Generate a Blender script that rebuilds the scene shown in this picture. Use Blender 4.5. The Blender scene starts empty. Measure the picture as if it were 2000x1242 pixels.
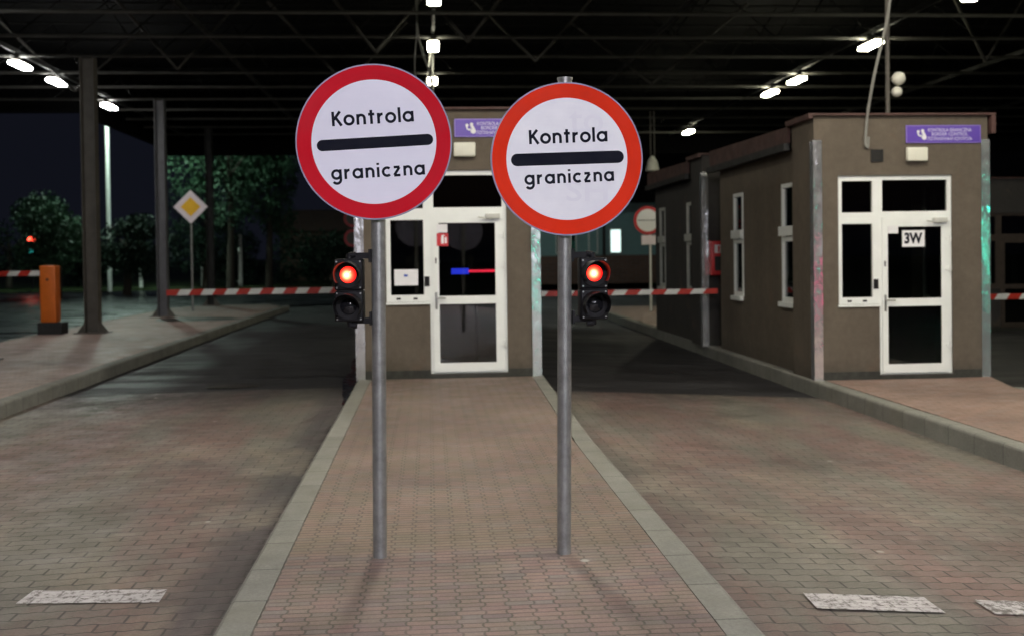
import bpy, bmesh, math, random
from mathutils import Vector, Matrix, Euler
random.seed(7)
sc = bpy.context.scene
COL = sc.collection
R = math.radians
# ------------------------------------------------------------------ camera
cd = bpy.data.cameras.new('camera'); cam = bpy.data.objects.new('camera', cd); COL.objects.link(cam)
sc.camera = cam
CAMZ = 1.6
yaw, pitch, roll = R(-4.47), R(-1.0), R(0.75)
fw = Vector((-math.sin(yaw)*math.cos(pitch), math.cos(yaw)*math.cos(pitch), math.sin(pitch)))
rt = Vector((math.cos(yaw), math.sin(yaw), 0)); up = rt.cross(fw)
r2 = rt*math.cos(roll)-up*math.sin(roll); u2 = rt*math.sin(roll)+up*math.cos(roll)
m = Matrix((r2, u2, -fw)).transposed().to_4x4(); m.translation = Vector((0, 0, CAMZ))
cam.matrix_world = m
cd.sensor_width = 36; cd.lens = 36*2070/2000; cd.shift_y = -0.0435
cd.clip_start = 0.1; cd.clip_end = 2000
cd.dof.use_dof = True; cd.dof.focus_distance = 5.65; cd.dof.aperture_fstop = 2.2
# ------------------------------------------------------------------ world (night sky)
w = bpy.data.worlds.new('World'); sc.world = w; w.use_nodes = True
nt = w.node_tree; bg = nt.nodes['Background']
sky = nt.nodes.new('ShaderNodeTexSky'); sky.sky_type = 'NISHITA'; sky.sun_disc = False
sky.sun_elevation = R(-4.0); sky.sun_rotation = R(200); sky.air_density = 1.5; sky.dust_density = 2.0
glow = nt.nodes.new('ShaderNodeMix'); glow.data_type = 'RGBA'; glow.blend_type = 'ADD'; glow.inputs[0].default_value = 1
nt.links.new(sky.outputs[0], glow.inputs[6]); glow.inputs[7].default_value = (.040, .046, .078, 1)      # town glow on the night cloud
nt.links.new(glow.outputs[2], bg.inputs[0]); bg.inputs[1].default_value = 0.08
sc.view_settings.view_transform = 'Standard'; sc.view_settings.look = 'None'
sc.view_settings.gamma = 1; sc.view_settings.exposure = 0.58
sc.cycles.use_denoising = True
sc.cycles.max_bounces = 6; sc.cycles.diffuse_bounces = 3; sc.cycles.glossy_bounces = 3
sc.cycles.sample_clamp_indirect = 4.0; sc.cycles.blur_glossy = 0.6
LAMP_W = 1.0      # multiplier for the canopy lamps

# ------------------------------------------------------------------ material helpers
def new_mat(name):
    m = bpy.data.materials.new(name); m.use_nodes = True
    return m, m.node_tree, m.node_tree.nodes['Principled BSDF']
class NB:
    """small node-building helper"""
    def __init__(s, t): s.t = t
    def n(s, ty, **k):
        nd = s.t.nodes.new(ty)
        for a, b in k.items(): setattr(nd, a, b)
        return nd
    def put(s, sock, v):
        if isinstance(v, (int, float)): sock.default_value = v
        elif isinstance(v, tuple): sock.default_value = v if len(v) != 3 or sock.type != 'RGBA' else (*v, 1)
        else: s.t.links.new(v, sock)
    def m(s, op, a, b=None, c=None, clamp=False):
        nd = s.n('ShaderNodeMath', operation=op, use_clamp=clamp); s.put(nd.inputs[0], a)
        if b is not None: s.put(nd.inputs[1], b)
        if c is not None: s.put(nd.inputs[2], c)
        return nd.outputs[0]
    def mix(s, f, a, b):
        nd = s.n('ShaderNodeMix', data_type='RGBA'); s.put(nd.inputs[0], f); s.put(nd.inputs[6], a); s.put(nd.inputs[7], b)
        return nd.outputs[2]
    def mul(s, a, b):
        nd = s.n('ShaderNodeMix', data_type='RGBA', blend_type='MULTIPLY'); s.put(nd.inputs[0], 1.0); s.put(nd.inputs[6], a); s.put(nd.inputs[7], b)
        return nd.outputs[2]
    def pos(s):
        return s.n('ShaderNodeTexCoord').outputs['Object']
    def xyz(s, v):
        nd = s.n('ShaderNodeSeparateXYZ'); s.put(nd.inputs[0], v); return nd.outputs
    def vec(s, x, y, z=0.0):
        nd = s.n('ShaderNodeCombineXYZ'); s.put(nd.inputs[0], x); s.put(nd.inputs[1], y); s.put(nd.inputs[2], z); return nd.outputs[0]
    def noise(s, v, sc_, det=4, rough=0.6, dim='3D'):
        nd = s.n('ShaderNodeTexNoise'); s.put(nd.inputs['Vector'], v); nd.inputs['Scale'].default_value = sc_
        nd.inputs['Detail'].default_value = det; nd.inputs['Roughness'].default_value = rough; return nd.outputs['Fac']
    def white(s, v):
        nd = s.n('ShaderNodeTexWhiteNoise'); s.put(nd.inputs['Vector'], v); return nd.outputs['Value']
    def ramp(s, f, stops):
        nd = s.n('ShaderNodeValToRGB'); s.put(nd.inputs[0], f); e = nd.color_ramp.elements
        while len(e) < len(stops): e.new(0.5)
        for el, (p, c) in zip(e, stops): el.position = p; el.color = c if len(c) == 4 else (*c, 1)
        return nd.outputs[0]
    def rng(s, v, a, b, c=0.0, d=1.0):
        nd = s.n('ShaderNodeMapRange'); nd.clamp = True; s.put(nd.inputs[0], v)
        for i, x in enumerate((a, b, c, d)): nd.inputs[i+1].default_value = x
        return nd.outputs[0]
    def bump(s, h, st, dist=0.01):
        nd = s.n('ShaderNodeBump'); s.put(nd.inputs['Height'], h); nd.inputs['Strength'].default_value = st
        nd.inputs['Distance'].default_value = dist; return nd.outputs[0]

def plain(name, c, rough=0.5, metal=0.0, var=0.15, scale=6.0, bump=0.0, bscale=60.0, spec=None):
    """a painted / metal / plastic surface with some dirt and roughness variation"""
    m, t, b = new_mat(name); q = NB(t); p = q.pos()
    n1 = q.noise(p, scale, 5, .65)
    f = q.rng(n1, .3, .7, 1-var, 1+var*.5)
    col = q.mul(q.vec(f, f, f), (*c, 1))
    q.put(b.inputs['Base Color'], col)
    q.put(b.inputs['Roughness'], q.rng(q.noise(p, scale*2.3, 4), .3, .7, rough*.85, min(1, rough*1.15)))
    b.inputs['Metallic'].default_value = metal
    if spec is not None: b.inputs['Specular IOR Level'].default_value = spec
    if bump: q.put(b.inputs['Normal'], q.bump(q.noise(p, bscale, 3), bump, .003))
    return m
def emit(name, c, s):
    m, t, b = new_mat(name); b.inputs['Base Color'].default_value = (*c, 1)
    b.inputs['Emission Color'].default_value = (*c, 1); b.inputs['Emission Strength'].default_value = s
    return m

# ------------------------------------------------------------------ paving
def paver(name, kind):
    m, t, b = new_mat(name); q = NB(t); P = q.pos()
    wob = q.noise(P, 3.0, 2)
    X, Y, _ = q.xyz(P)
    wb = q.m('MULTIPLY', q.m('SUBTRACT', wob, .5), .012)
    X = q.m('ADD', X, wb); Y = q.m('ADD', Y, wb)
    if kind == 'island': cw, rh, amp = .112, .054, .10
    else: cw, rh, amp = .228, .110, .0
    v = q.m('DIVIDE', Y, rh); row = q.m('FLOOR', v); par = q.m('MODULO', q.m('ABSOLUTE', row), 2.0)
    u = q.m('DIVIDE', X, cw)
    if kind == 'island':
        ub = q.m('ROUND', u)
        pb = q.m('MODULO', q.m('ADD', q.m('ABSOLUTE', ub), par), 2.0)
        off = q.m('MULTIPLY', q.m('SUBTRACT', q.m('MULTIPLY', pb, 2.0), 1.0), amp)
        # corners of the stones are cut: the offset eases off towards the row edges
        ed = q.m('ABSOLUTE', q.m('SUBTRACT', q.m('FRACT', v), .5))
        off = q.m('MULTIPLY', off, q.rng(ed, .2, .5, 1.0, .35))
        du = q.m('SUBTRACT', q.m('SUBTRACT', u, ub), off)
        dx = q.m('MULTIPLY', q.m('ABSOLUTE', du), cw)
        cell = q.m('FLOOR', q.m('SUBTRACT', u, off))
        vv = v
    else:
        u2_ = q.m('ADD', u, q.m('MULTIPLY', par, .5))
        # wavy long edges
        wave = q.m('MULTIPLY', q.m('SINE', q.m('MULTIPLY', u, 4*math.pi)), .06)
        vv = q.m('ADD', v, wave)
        row = q.m('FLOOR', vv); par = q.m('MODULO', q.m('ABSOLUTE', row), 2.0)
        u2_ = q.m('ADD', u, q.m('MULTIPLY', par, .5))
        dx = q.m('MULTIPLY', q.m('ABSOLUTE', q.m('SUBTRACT', u2_, q.m('ROUND', u2_))), cw)
        cell = q.m('FLOOR', u2_)
    dy = q.m('MULTIPLY', q.m('ABSOLUTE', q.m('SUBTRACT', vv, q.m('ROUND', vv))), rh)
    jw = (.0045, .0075) if kind == 'island' else (.005, .009)
    jx = q.rng(dx, jw[0]*.6, jw[1]*1.0, .30 if kind == 'island' else .1, 1)
    jy = q.rng(dy, jw[0]*(.45 if kind == 'island' else .5), jw[1]*.85, .05, 1)
    jn = q.rng(q.noise(P, 7.0, 4), .35, .65, 0.0, .40 if kind == 'lane' else .5)
    j = q.m('MAXIMUM', q.m('MINIMUM', jx, jy), jn)                       # 0 in the joint, 1 on the stone
    rnd = q.white(q.vec(cell, row, 3.0))
    big = q.noise(P, .55, 4, .6); mid = q.noise(P, 2.6, 5, .65); fine = q.noise(P, 70, 3, .7)
    if kind == 'island':
        base = q.ramp(rnd, [(0, (.175, .132, .130)), (.3, (.230, .152, .138)), (.65, (.245, .172, .146)), (1, (.190, .165, .155))])
        patch = q.rng(mid, .45, .62)
        base = q.mix(q.m('MULTIPLY', patch, .55), base, (.200, .172, .130, 1))
        edge = q.m('ADD', q.xyz(P)[1], q.m('MULTIPLY', mid, .02))
        dusty = q.rng(edge, 5.72, 5.80)
        dusty = q.m('MULTIPLY', dusty, q.rng(edge, 7.2, 5.8, .35, 1))
        base = q.mix(q.m('MULTIPLY', dusty, .45), base, (.185, .145, .090, 1))
    elif kind == 'walk':
        base = q.ramp(rnd, [(0, (.25, .160, .130)), (.5, (.30, .195, .158)), (1, (.27, .195, .170))])
        base = q.mix(q.m('MULTIPLY', q.rng(mid, .4, .65), .4), base, (.24, .195, .165, 1))
    else:
        red = q.ramp(rnd, [(0, (.120, .080, .070)), (.5, (.165, .106, .092)), (1, (.145, .115, .104))])
        grey = q.ramp(rnd, [(0, (.116, .108, .090)), (1, (.152, .142, .118))])
        st = q.noise(q.vec(q.m('MULTIPLY', q.xyz(P)[0], 1.1), q.m('MULTIPLY', q.xyz(P)[1], .30), 0.0), .9, 5, .62)
        base = q.mix(q.rng(st, .44, .58), red, grey)
        # oily tyre bands and a darker strip beside the island kerbs
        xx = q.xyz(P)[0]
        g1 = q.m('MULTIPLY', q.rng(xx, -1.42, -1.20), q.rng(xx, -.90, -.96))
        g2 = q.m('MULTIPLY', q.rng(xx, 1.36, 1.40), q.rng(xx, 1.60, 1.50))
        kerb_band = q.m('MULTIPLY', q.m('MAXIMUM', g1, q.m('MULTIPLY', g2, .5)), q.rng(mid, .25, .5, .5, 1))
        base = q.mix(q.m('MULTIPLY', kerb_band, .74), base, (.045, .042, .046, 1))
        oil = q.rng(q.noise(q.vec(q.m('MULTIPLY', xx, 1.6), q.m('MULTIPLY', q.xyz(P)[1], .5), 5.0), 1.0, 4, .6), .57, .7)
        base = q.mix(q.m('MULTIPLY', oil, .45), base, (.065, .055, .055, 1))
        spot = q.rng(q.noise(P, 1.9, 6, .72), .60, .68); base = q.mix(q.m('MULTIPLY', spot, .55), base, (.05, .046, .042, 1))
        sand = q.rng(q.noise(q.vec(q.m('MULTIPLY', xx, 1.4), q.m('MULTIPLY', q.xyz(P)[1], .6), 11.0), 1.3, 6, .65), .52, .66)
        base = q.mix(q.m('MULTIPLY', sand, .45), base, (.215, .185, .140, 1))
    if kind == 'lane':      # darkens towards the far end, where the stones meet the asphalt
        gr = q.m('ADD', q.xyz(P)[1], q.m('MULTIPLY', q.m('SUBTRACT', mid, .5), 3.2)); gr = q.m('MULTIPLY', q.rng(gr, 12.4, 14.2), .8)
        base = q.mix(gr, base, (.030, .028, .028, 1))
    f = q.rng(big, .3, .7, .70, 1.2); base = q.mul(base, q.vec(f, f, f))
    f = q.rng(fine, .3, .7, .80, 1.18); base = q.mul(base, q.vec(f, f, f))
    jc = (.045, .045, .034, 1) if kind != 'walk' else (.12, .10, .085, 1)
    if kind == 'lane': jc = (.028, .026, .022, 1)
    base = q.mix(j, jc, base)
    # pale specks of litter and grit
    sp = q.n('ShaderNodeTexVoronoi'); q.put(sp.inputs['Vector'], P); sp.inputs['Scale'].default_value = 1.7
    spk = q.m('MULTIPLY', q.rng(sp.outputs['Distance'], .05, .03), q.rng(q.white(q.vec(q.xyz(sp.outputs['Color'])[0], 0.0)), .55, .6))
    base = q.mix(q.m('MULTIPLY', spk, .8), base, (.4, .4, .36, 1))
    q.put(b.inputs['Base Color'], base)
    q.put(b.inputs['Roughness'], q.rng(mid, .3, .7, .42, .80))
    h = q.m('ADD', q.m('MULTIPLY', j, 1.0), q.m('MULTIPLY', fine, .25))
    h = q.m('ADD', h, q.m('MULTIPLY', rnd, .35))
    q.put(b.inputs['Normal'], q.bump(h, .55, .006))
    return m
M = {}
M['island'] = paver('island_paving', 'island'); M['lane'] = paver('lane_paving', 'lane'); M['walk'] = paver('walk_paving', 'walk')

def asphalt(name, c, r0, r1, wet=.0):
    m, t, b = new_mat(name); q = NB(t); P = q.pos()
    fine = q.noise(P, 90, 3, .8); big = q.noise(P, .5, 5, .6)
    X, Y, Z = q.xyz(P)
    streak = q.noise(q.vec(q.m('MULTIPLY', X, .35), q.m('MULTIPLY', Y, 1.6), 0.0), 1.2, 5, .6)
    f = q.m('MULTIPLY', q.rng(fine, .3, .7, .65, 1.35), q.rng(streak, .35, .65, .6, 1.35))
    q.put(b.inputs['Base Color'], q.mul(q.vec(f, f, f), (*c, 1)))
    q.put(b.inputs['Roughness'], q.rng(streak, .4, .6, r0, r1))
    q.put(b.inputs['Normal'], q.bump(q.m('ADD', fine, q.m('MULTIPLY', big, .6)), .35 if not wet else .12, .006))
    return m
M['asphalt'] = asphalt('asphalt', (.013, .0125, .014), .55, .85)
M['wet_asphalt'] = asphalt('wet_asphalt', (.009, .010, .012), .2, .42, 1)
def concrete(name, c, joints=None):
    m, t, b = new_mat(name); q = NB(t); P = q.pos(); X, Y, Z = q.xyz(P)
    n1 = q.noise(P, 3, 6, .7); n2 = q.noise(P, 55, 4, .75)
    f = q.m('MULTIPLY', q.rng(n1, .3, .7, .74, 1.15), q.rng(n2, .3, .7, .82, 1.15))
    col = q.mul(q.vec(f, f, f), (*c, 1))
    moss = q.rng(q.noise(P, 1.7, 5, .7), .5, .68)
    col = q.mix(q.m('MULTIPLY', moss, .35), col, (.15, .145, .105, 1))
    h = n2
    if joints:
        v = q.m('DIVIDE', Y, joints); d = q.m('MULTIPLY', q.m('ABSOLUTE', q.m('SUBTRACT', v, q.m('ROUND', v))), joints)
        j = q.rng(q.m('ADD', d, q.m('MULTIPLY', q.m('SUBTRACT', n2, .5), .01)), .002, .008)
        rr = q.white(q.vec(q.m('FLOOR', q.m('ADD', v, 0.0)), 1.0)); g = q.rng(rr, 0, 1, .93, 1.05)
        col = q.mul(col, q.vec(g, g, g)); col = q.mix(q.m('MAXIMUM', j, .45), (.03, .03, .025, 1), col)
        h = q.m('ADD', n2, q.m('MULTIPLY', j, 1.5))
    q.put(b.inputs['Base Color'], col); b.inputs['Roughness'].default_value = .8
    q.put(b.inputs['Normal'], q.bump(h, .4, .006))
    return m
M['kerb'] = concrete('kerb_concrete', (.20, .20, .178), .5)
M['concrete'] = concrete('concrete', (.22, .215, .19))
def render_wall(name, c):
    m, t, b = new_mat(name); q = NB(t); P = q.pos(); X, Y, Z = q.xyz(P)
    n1 = q.noise(P, 1.3, 6, .65); n2 = q.noise(P, 140, 3, .7); n3 = q.noise(P, 9, 5, .7)
    f = q.m('MULTIPLY', q.rng(n1, .3, .7, .88, 1.12), q.rng(n2, .25, .75, .66, 1.34))
    f = q.m('MULTIPLY', f, q.rng(n3, .3, .7, .86, 1.10))
    strk = q.noise(q.vec(q.m('MULTIPLY', X, 1.8), q.m('MULTIPLY', Y, 1.8), q.m('MULTIPLY', Z, .45)), 1.0, 5, .6)
    f = q.m('MULTIPLY', f, q.rng(strk, .35, .7, 1.06, .86))
    col = q.mul(q.vec(f, f, f), (*c, 1))
    stain = q.rng(q.noise(P, 2.1, 5, .6), .60, .70); col = q.mix(q.m('MULTIPLY', stain, .35), col, (.15, .095, .065, 1))
    dirt = q.m('MULTIPLY', q.rng(q.m('ADD', Z, q.m('MULTIPLY', n3, .25)), .42, .16), .5)
    col = q.mix(dirt, col, (.05, .045, .034, 1))
    q.put(b.inputs['Base Color'], col); b.inputs['Roughness'].default_value = .9
    q.put(b.inputs['Normal'], q.bump(n2, .7, .004))
    return m
M['wall'] = render_wall('brown_render', (.122, .100, .076))
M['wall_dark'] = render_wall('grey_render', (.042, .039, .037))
M['plinth'] = plain('plinth_tar', (.035, .036, .03), .7, var=.5, bump=.4)
M['pvc'] = plain('white_pvc', (.84, .87, .85), .35, var=.06, scale=3)
M['pvc_unlit'] = plain('unlit_pvc_frame', (.06, .045, .035), .5, var=.3)  # white frame colour darkened so the far booth looks unlit
M['pvc_old'] = plain('grey_pvc', (.55, .56, .52), .4, var=.15)
M['flash'] = plain('red_flashing', (.085, .042, .036), .7, var=.45, scale=4, bump=.2, bscale=15)
M['black'] = plain('black_plastic', (.007, .0065, .008), .6, spec=.25, var=.3, scale=14)
M['rubber'] = plain('dark_rubber', (.02, .02, .02), .7)
M['galv'] = plain('galvanised_pole', (.32, .32, .31), .40, .55, var=.35, scale=14, bump=.15, bscale=40)
M['steel_dark'] = plain('dark_steel', (.010, .010, .009), .7, .0, var=.3, scale=2)
M['column'] = plain('column_paint', (.10, .09, .075), .5, .0, var=.35, scale=3)
M['column_blue'] = plain('column_paint_grey', (.12, .12, .13), .5, .0, var=.3, scale=3)
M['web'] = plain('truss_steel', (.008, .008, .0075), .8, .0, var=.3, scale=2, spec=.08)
M['strut'] = plain('strut_steel', (.04, .038, .034), .7, .0, var=.4, scale=3, spec=.2)
M['chord'] = plain('chord_steel', (.045, .043, .038), .6, .0, var=.4, scale=2)
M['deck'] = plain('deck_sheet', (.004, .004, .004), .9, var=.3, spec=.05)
M['orange'] = plain('orange_paint', (.72, .16, .015), .45, var=.12)
M['redbox'] = plain('red_paint', (.55, .02, .025), .4, var=.12)
M['arm_red'] = plain('arm_red', (.52, .035, .02), .4, var=.15)
M['white'] = plain('white_paint', (.75, .76, .72), .45, var=.1)
M['cream'] = plain('cream_plastic', (.72, .72, .62), .4, var=.06)
M['purple'] = plain('purple_panel', (.115, .055, .42), .35, var=.05)
M['purple_edge'] = plain('purple_edge', (.25, .17, .60), .35, var=.05)
M['letter_white'] = plain('letter_white', (.62, .58, .80), .5, var=.02)
M['letter_black'] = plain('letter_black', (.008, .009, .018), .75, var=.05, spec=.15)
M['label_white'] = plain('label_white', (.80, .80, .82), .5, var=.04)
M['blue_mark'] = plain('blue_mark', (.05, .10, .45), .5, var=.02)
M['yellow'] = plain('yellow_foil', (.90, .50, .008), .5, var=.08)
M['pink_white'] = plain('sign_white', (.82, .72, .76), .45, var=.05)
M['red_l'] = plain('crimson_foil', (.62, .006, .020), .6, var=.10, scale=3, spec=.12)
M['red_r'] = plain('orange_red_foil', (.82, .030, .003), .55, var=.12, scale=3, spec=.12)
def foil(name, c, rough, wear_or_mottle):
    m, t, b = new_mat(name); q = NB(t); P = q.pos(); X, Y, Z = q.xyz(P)
    n = q.noise(P, 2.6, 5, .6); scr = q.noise(q.vec(q.m('MULTIPLY', X, 3.0), 0.0, q.m('MULTIPLY', Z, 40.0)), 1.0, 4, .8)
    f = q.m('MULTIPLY', q.rng(n, .35, .65, 1-wear_or_mottle, 1.0), q.rng(scr, .3, .7, .97, 1.0))
    col = q.mul(q.vec(f, f, q.m('POWER', f, .7)), (*c, 1))
    sp = q.n('ShaderNodeTexVoronoi'); q.put(sp.inputs['Vector'], P); sp.inputs['Scale'].default_value = 9
    k = q.m('MULTIPLY', q.rng(sp.outputs['Distance'], .05, .03), q.rng(q.white(q.xyz(sp.outputs['Color'])[0]), .8, .82))
    q.put(b.inputs['Base Color'], q.mix(q.m('MULTIPLY', k, .7), col, (.12, .11, .10, 1)))
    q.put(b.inputs['Roughness'], q.rng(n, .35, .65, rough*.7, rough*1.2)); b.inputs['Specular IOR Level'].default_value = .35
    return m
M['white_l'] = foil('white_foil', (.87, .85, .95), .5, .05)
M['white_r'] = foil('white_foil_glossy', (.93, .92, .95), .38, .12)  # stronger mottling: uneven glare on the right sign put into its colour
M['ghost'] = plain('faded_lettering', (.84, .825, .89), .45, var=.05)
M['rim'] = plain('sign_rim', (.26, .25, .36), .5, .2, var=.2)
M['cable'] = plain('grey_cable', (.22, .22, .20), .6)
M['skirt'] = plain('interior_dark', (.03, .03, .028), .8)
M['trunk'] = plain('bark', (.05, .04, .03), .9, bump=.6, bscale=20)
M['dead_lens'] = plain('unlit_lens', (.01, .01, .012), .12)
M['teal_wall'] = plain('teal_facade', (.13, .24, .24), .5, var=.1)
M['pale_wall'] = plain('pale_facade', (.40, .38, .31), .7, var=.15)
# glass: a thin pane, part mirror, part see-through
def glass(name, tint, fac):
    m = bpy.data.materials.new(name); m.use_nodes = True; t = m.node_tree; t.nodes.clear(); q = NB(t)
    o = q.n('ShaderNodeOutputMaterial'); g = q.n('ShaderNodeBsdfGlossy'); g.inputs['Roughness'].default_value = .02
    g.inputs['Color'].default_value = (.9, .9, .9, 1)
    tr = q.n('ShaderNodeBsdfTransparent'); tr.inputs['Color'].default_value = (*tint, 1)
    fr = q.n('ShaderNodeFresnel'); fr.inputs['IOR'].default_value = 1.5
    ms = q.n('ShaderNodeMixShader'); t.links.new(q.m('ADD', fr.outputs[0], fac, clamp=True), ms.inputs[0])
    t.links.new(tr.outputs[0], ms.inputs[1]); t.links.new(g.outputs[0], ms.inputs[2]); t.links.new(ms.outputs[0], o.inputs[0])
    return m
M['glass'] = glass('window_glass', (.55, .58, .55), .03)
# polished, buckled sheet metal of the corner guards
def mirror_strip():
    m, t, b = new_mat('polished_sheet'); q = NB(t); P = q.pos(); X, Y, Z = q.xyz(P)
    b.inputs['Metallic'].default_value = .85; b.inputs['Base Color'].default_value = (.86, .87, .90, 1)
    n = q.noise(q.vec(q.m('MULTIPLY', X, 9.0), q.m('MULTIPLY', Y, 9.0), q.m('MULTIPLY', Z, 3.0)), 1.0, 3, .5)
    q.put(b.inputs['Roughness'], q.rng(q.noise(P, 5, 4), .3, .7, .10, .26))
    q.put(b.inputs['Normal'], q.bump(n, .5, .03))
    return m
M['strip'] = mirror_strip()
def signal_lens():
    m, t, b = new_mat('lit_red_lens'); q = NB(t); P = q.pos(); X, Y, Z = q.xyz(P)
    d = q.m('SQRT', q.m('ADD', q.m('POWER', q.m('SUBTRACT', X, -.006), 2.0), q.m('POWER', q.m('SUBTRACT', Z, -.002), 2.0)))
    col = q.ramp(q.rng(d, 0, .043), [(0, (1, .55, .30)), (.30, (1, .16, .07)), (.65, (1, .035, .015)), (1, (.75, .008, .006))])
    st = q.rng(d, 0, .048, 9.0, 1.6)
    b.inputs['Base Color'].default_value = (.3, 0, 0, 1)
    q.put(b.inputs['Emission Color'], col); q.put(b.inputs['Emission Strength'], st)
    b.inputs['Roughness'].default_value = .15
    return m
M['lens_red'] = signal_lens()
M['far_red'] = emit('far_red_lens', (1, .06, .03), 9); M['far_green'] = emit('far_green_lens', (.05, .75, .65), 2.5)
M['lit_window'] = emit('lit_window', (.75, 1.0, .93), .95)
M['leaf'] = None
def leaf_mat(name, c):
    m, t, b = new_mat(name); q = NB(t); P = q.pos()
    f = q.rng(q.noise(P, 1.1, 4), .3, .7, .5, 1.5)
    q.put(b.inputs['Base Color'], q.mul(q.vec(f, f, f), (*c, 1))); b.inputs['Roughness'].default_value = .6
    b.inputs['Specular IOR Level'].default_value = .2
    return m
M['leaf'] = leaf_mat('foliage', (.045, .100, .055)); M['leaf_unlit'] = leaf_mat('foliage_unlit', (.014, .030, .018)); M['grass'] = leaf_mat('grass', (.04, .06, .025))  # trees get the lamplit green, shrubs the shaded copy: light put into colour
def stripe_mat(name, ax_period, slant):
    return None
def brick():
    m, t, b = new_mat('old_brick'); q = NB(t); bt = q.n('ShaderNodeTexBrick'); P = q.pos(); X, Y, Z = q.xyz(P)
    q.put(bt.inputs['Vector'], q.vec(q.m('ADD', X, Y), Z)); bt.inputs['Scale'].default_value = 1
    bt.inputs['Color1'].default_value = (.12, .065, .045, 1); bt.inputs['Color2'].default_value = (.09, .05, .038, 1); bt.inputs['Mortar'].default_value = (.10, .09, .08, 1)
    bt.inputs['Brick Width'].default_value = .5; bt.inputs['Row Height'].default_value = .16; bt.inputs['Mortar Size'].default_value = .015
    q.put(b.inputs['Base Color'], bt.outputs[0]); b.inputs['Roughness'].default_value = .9
    return m
M['brick'] = brick()

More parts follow.
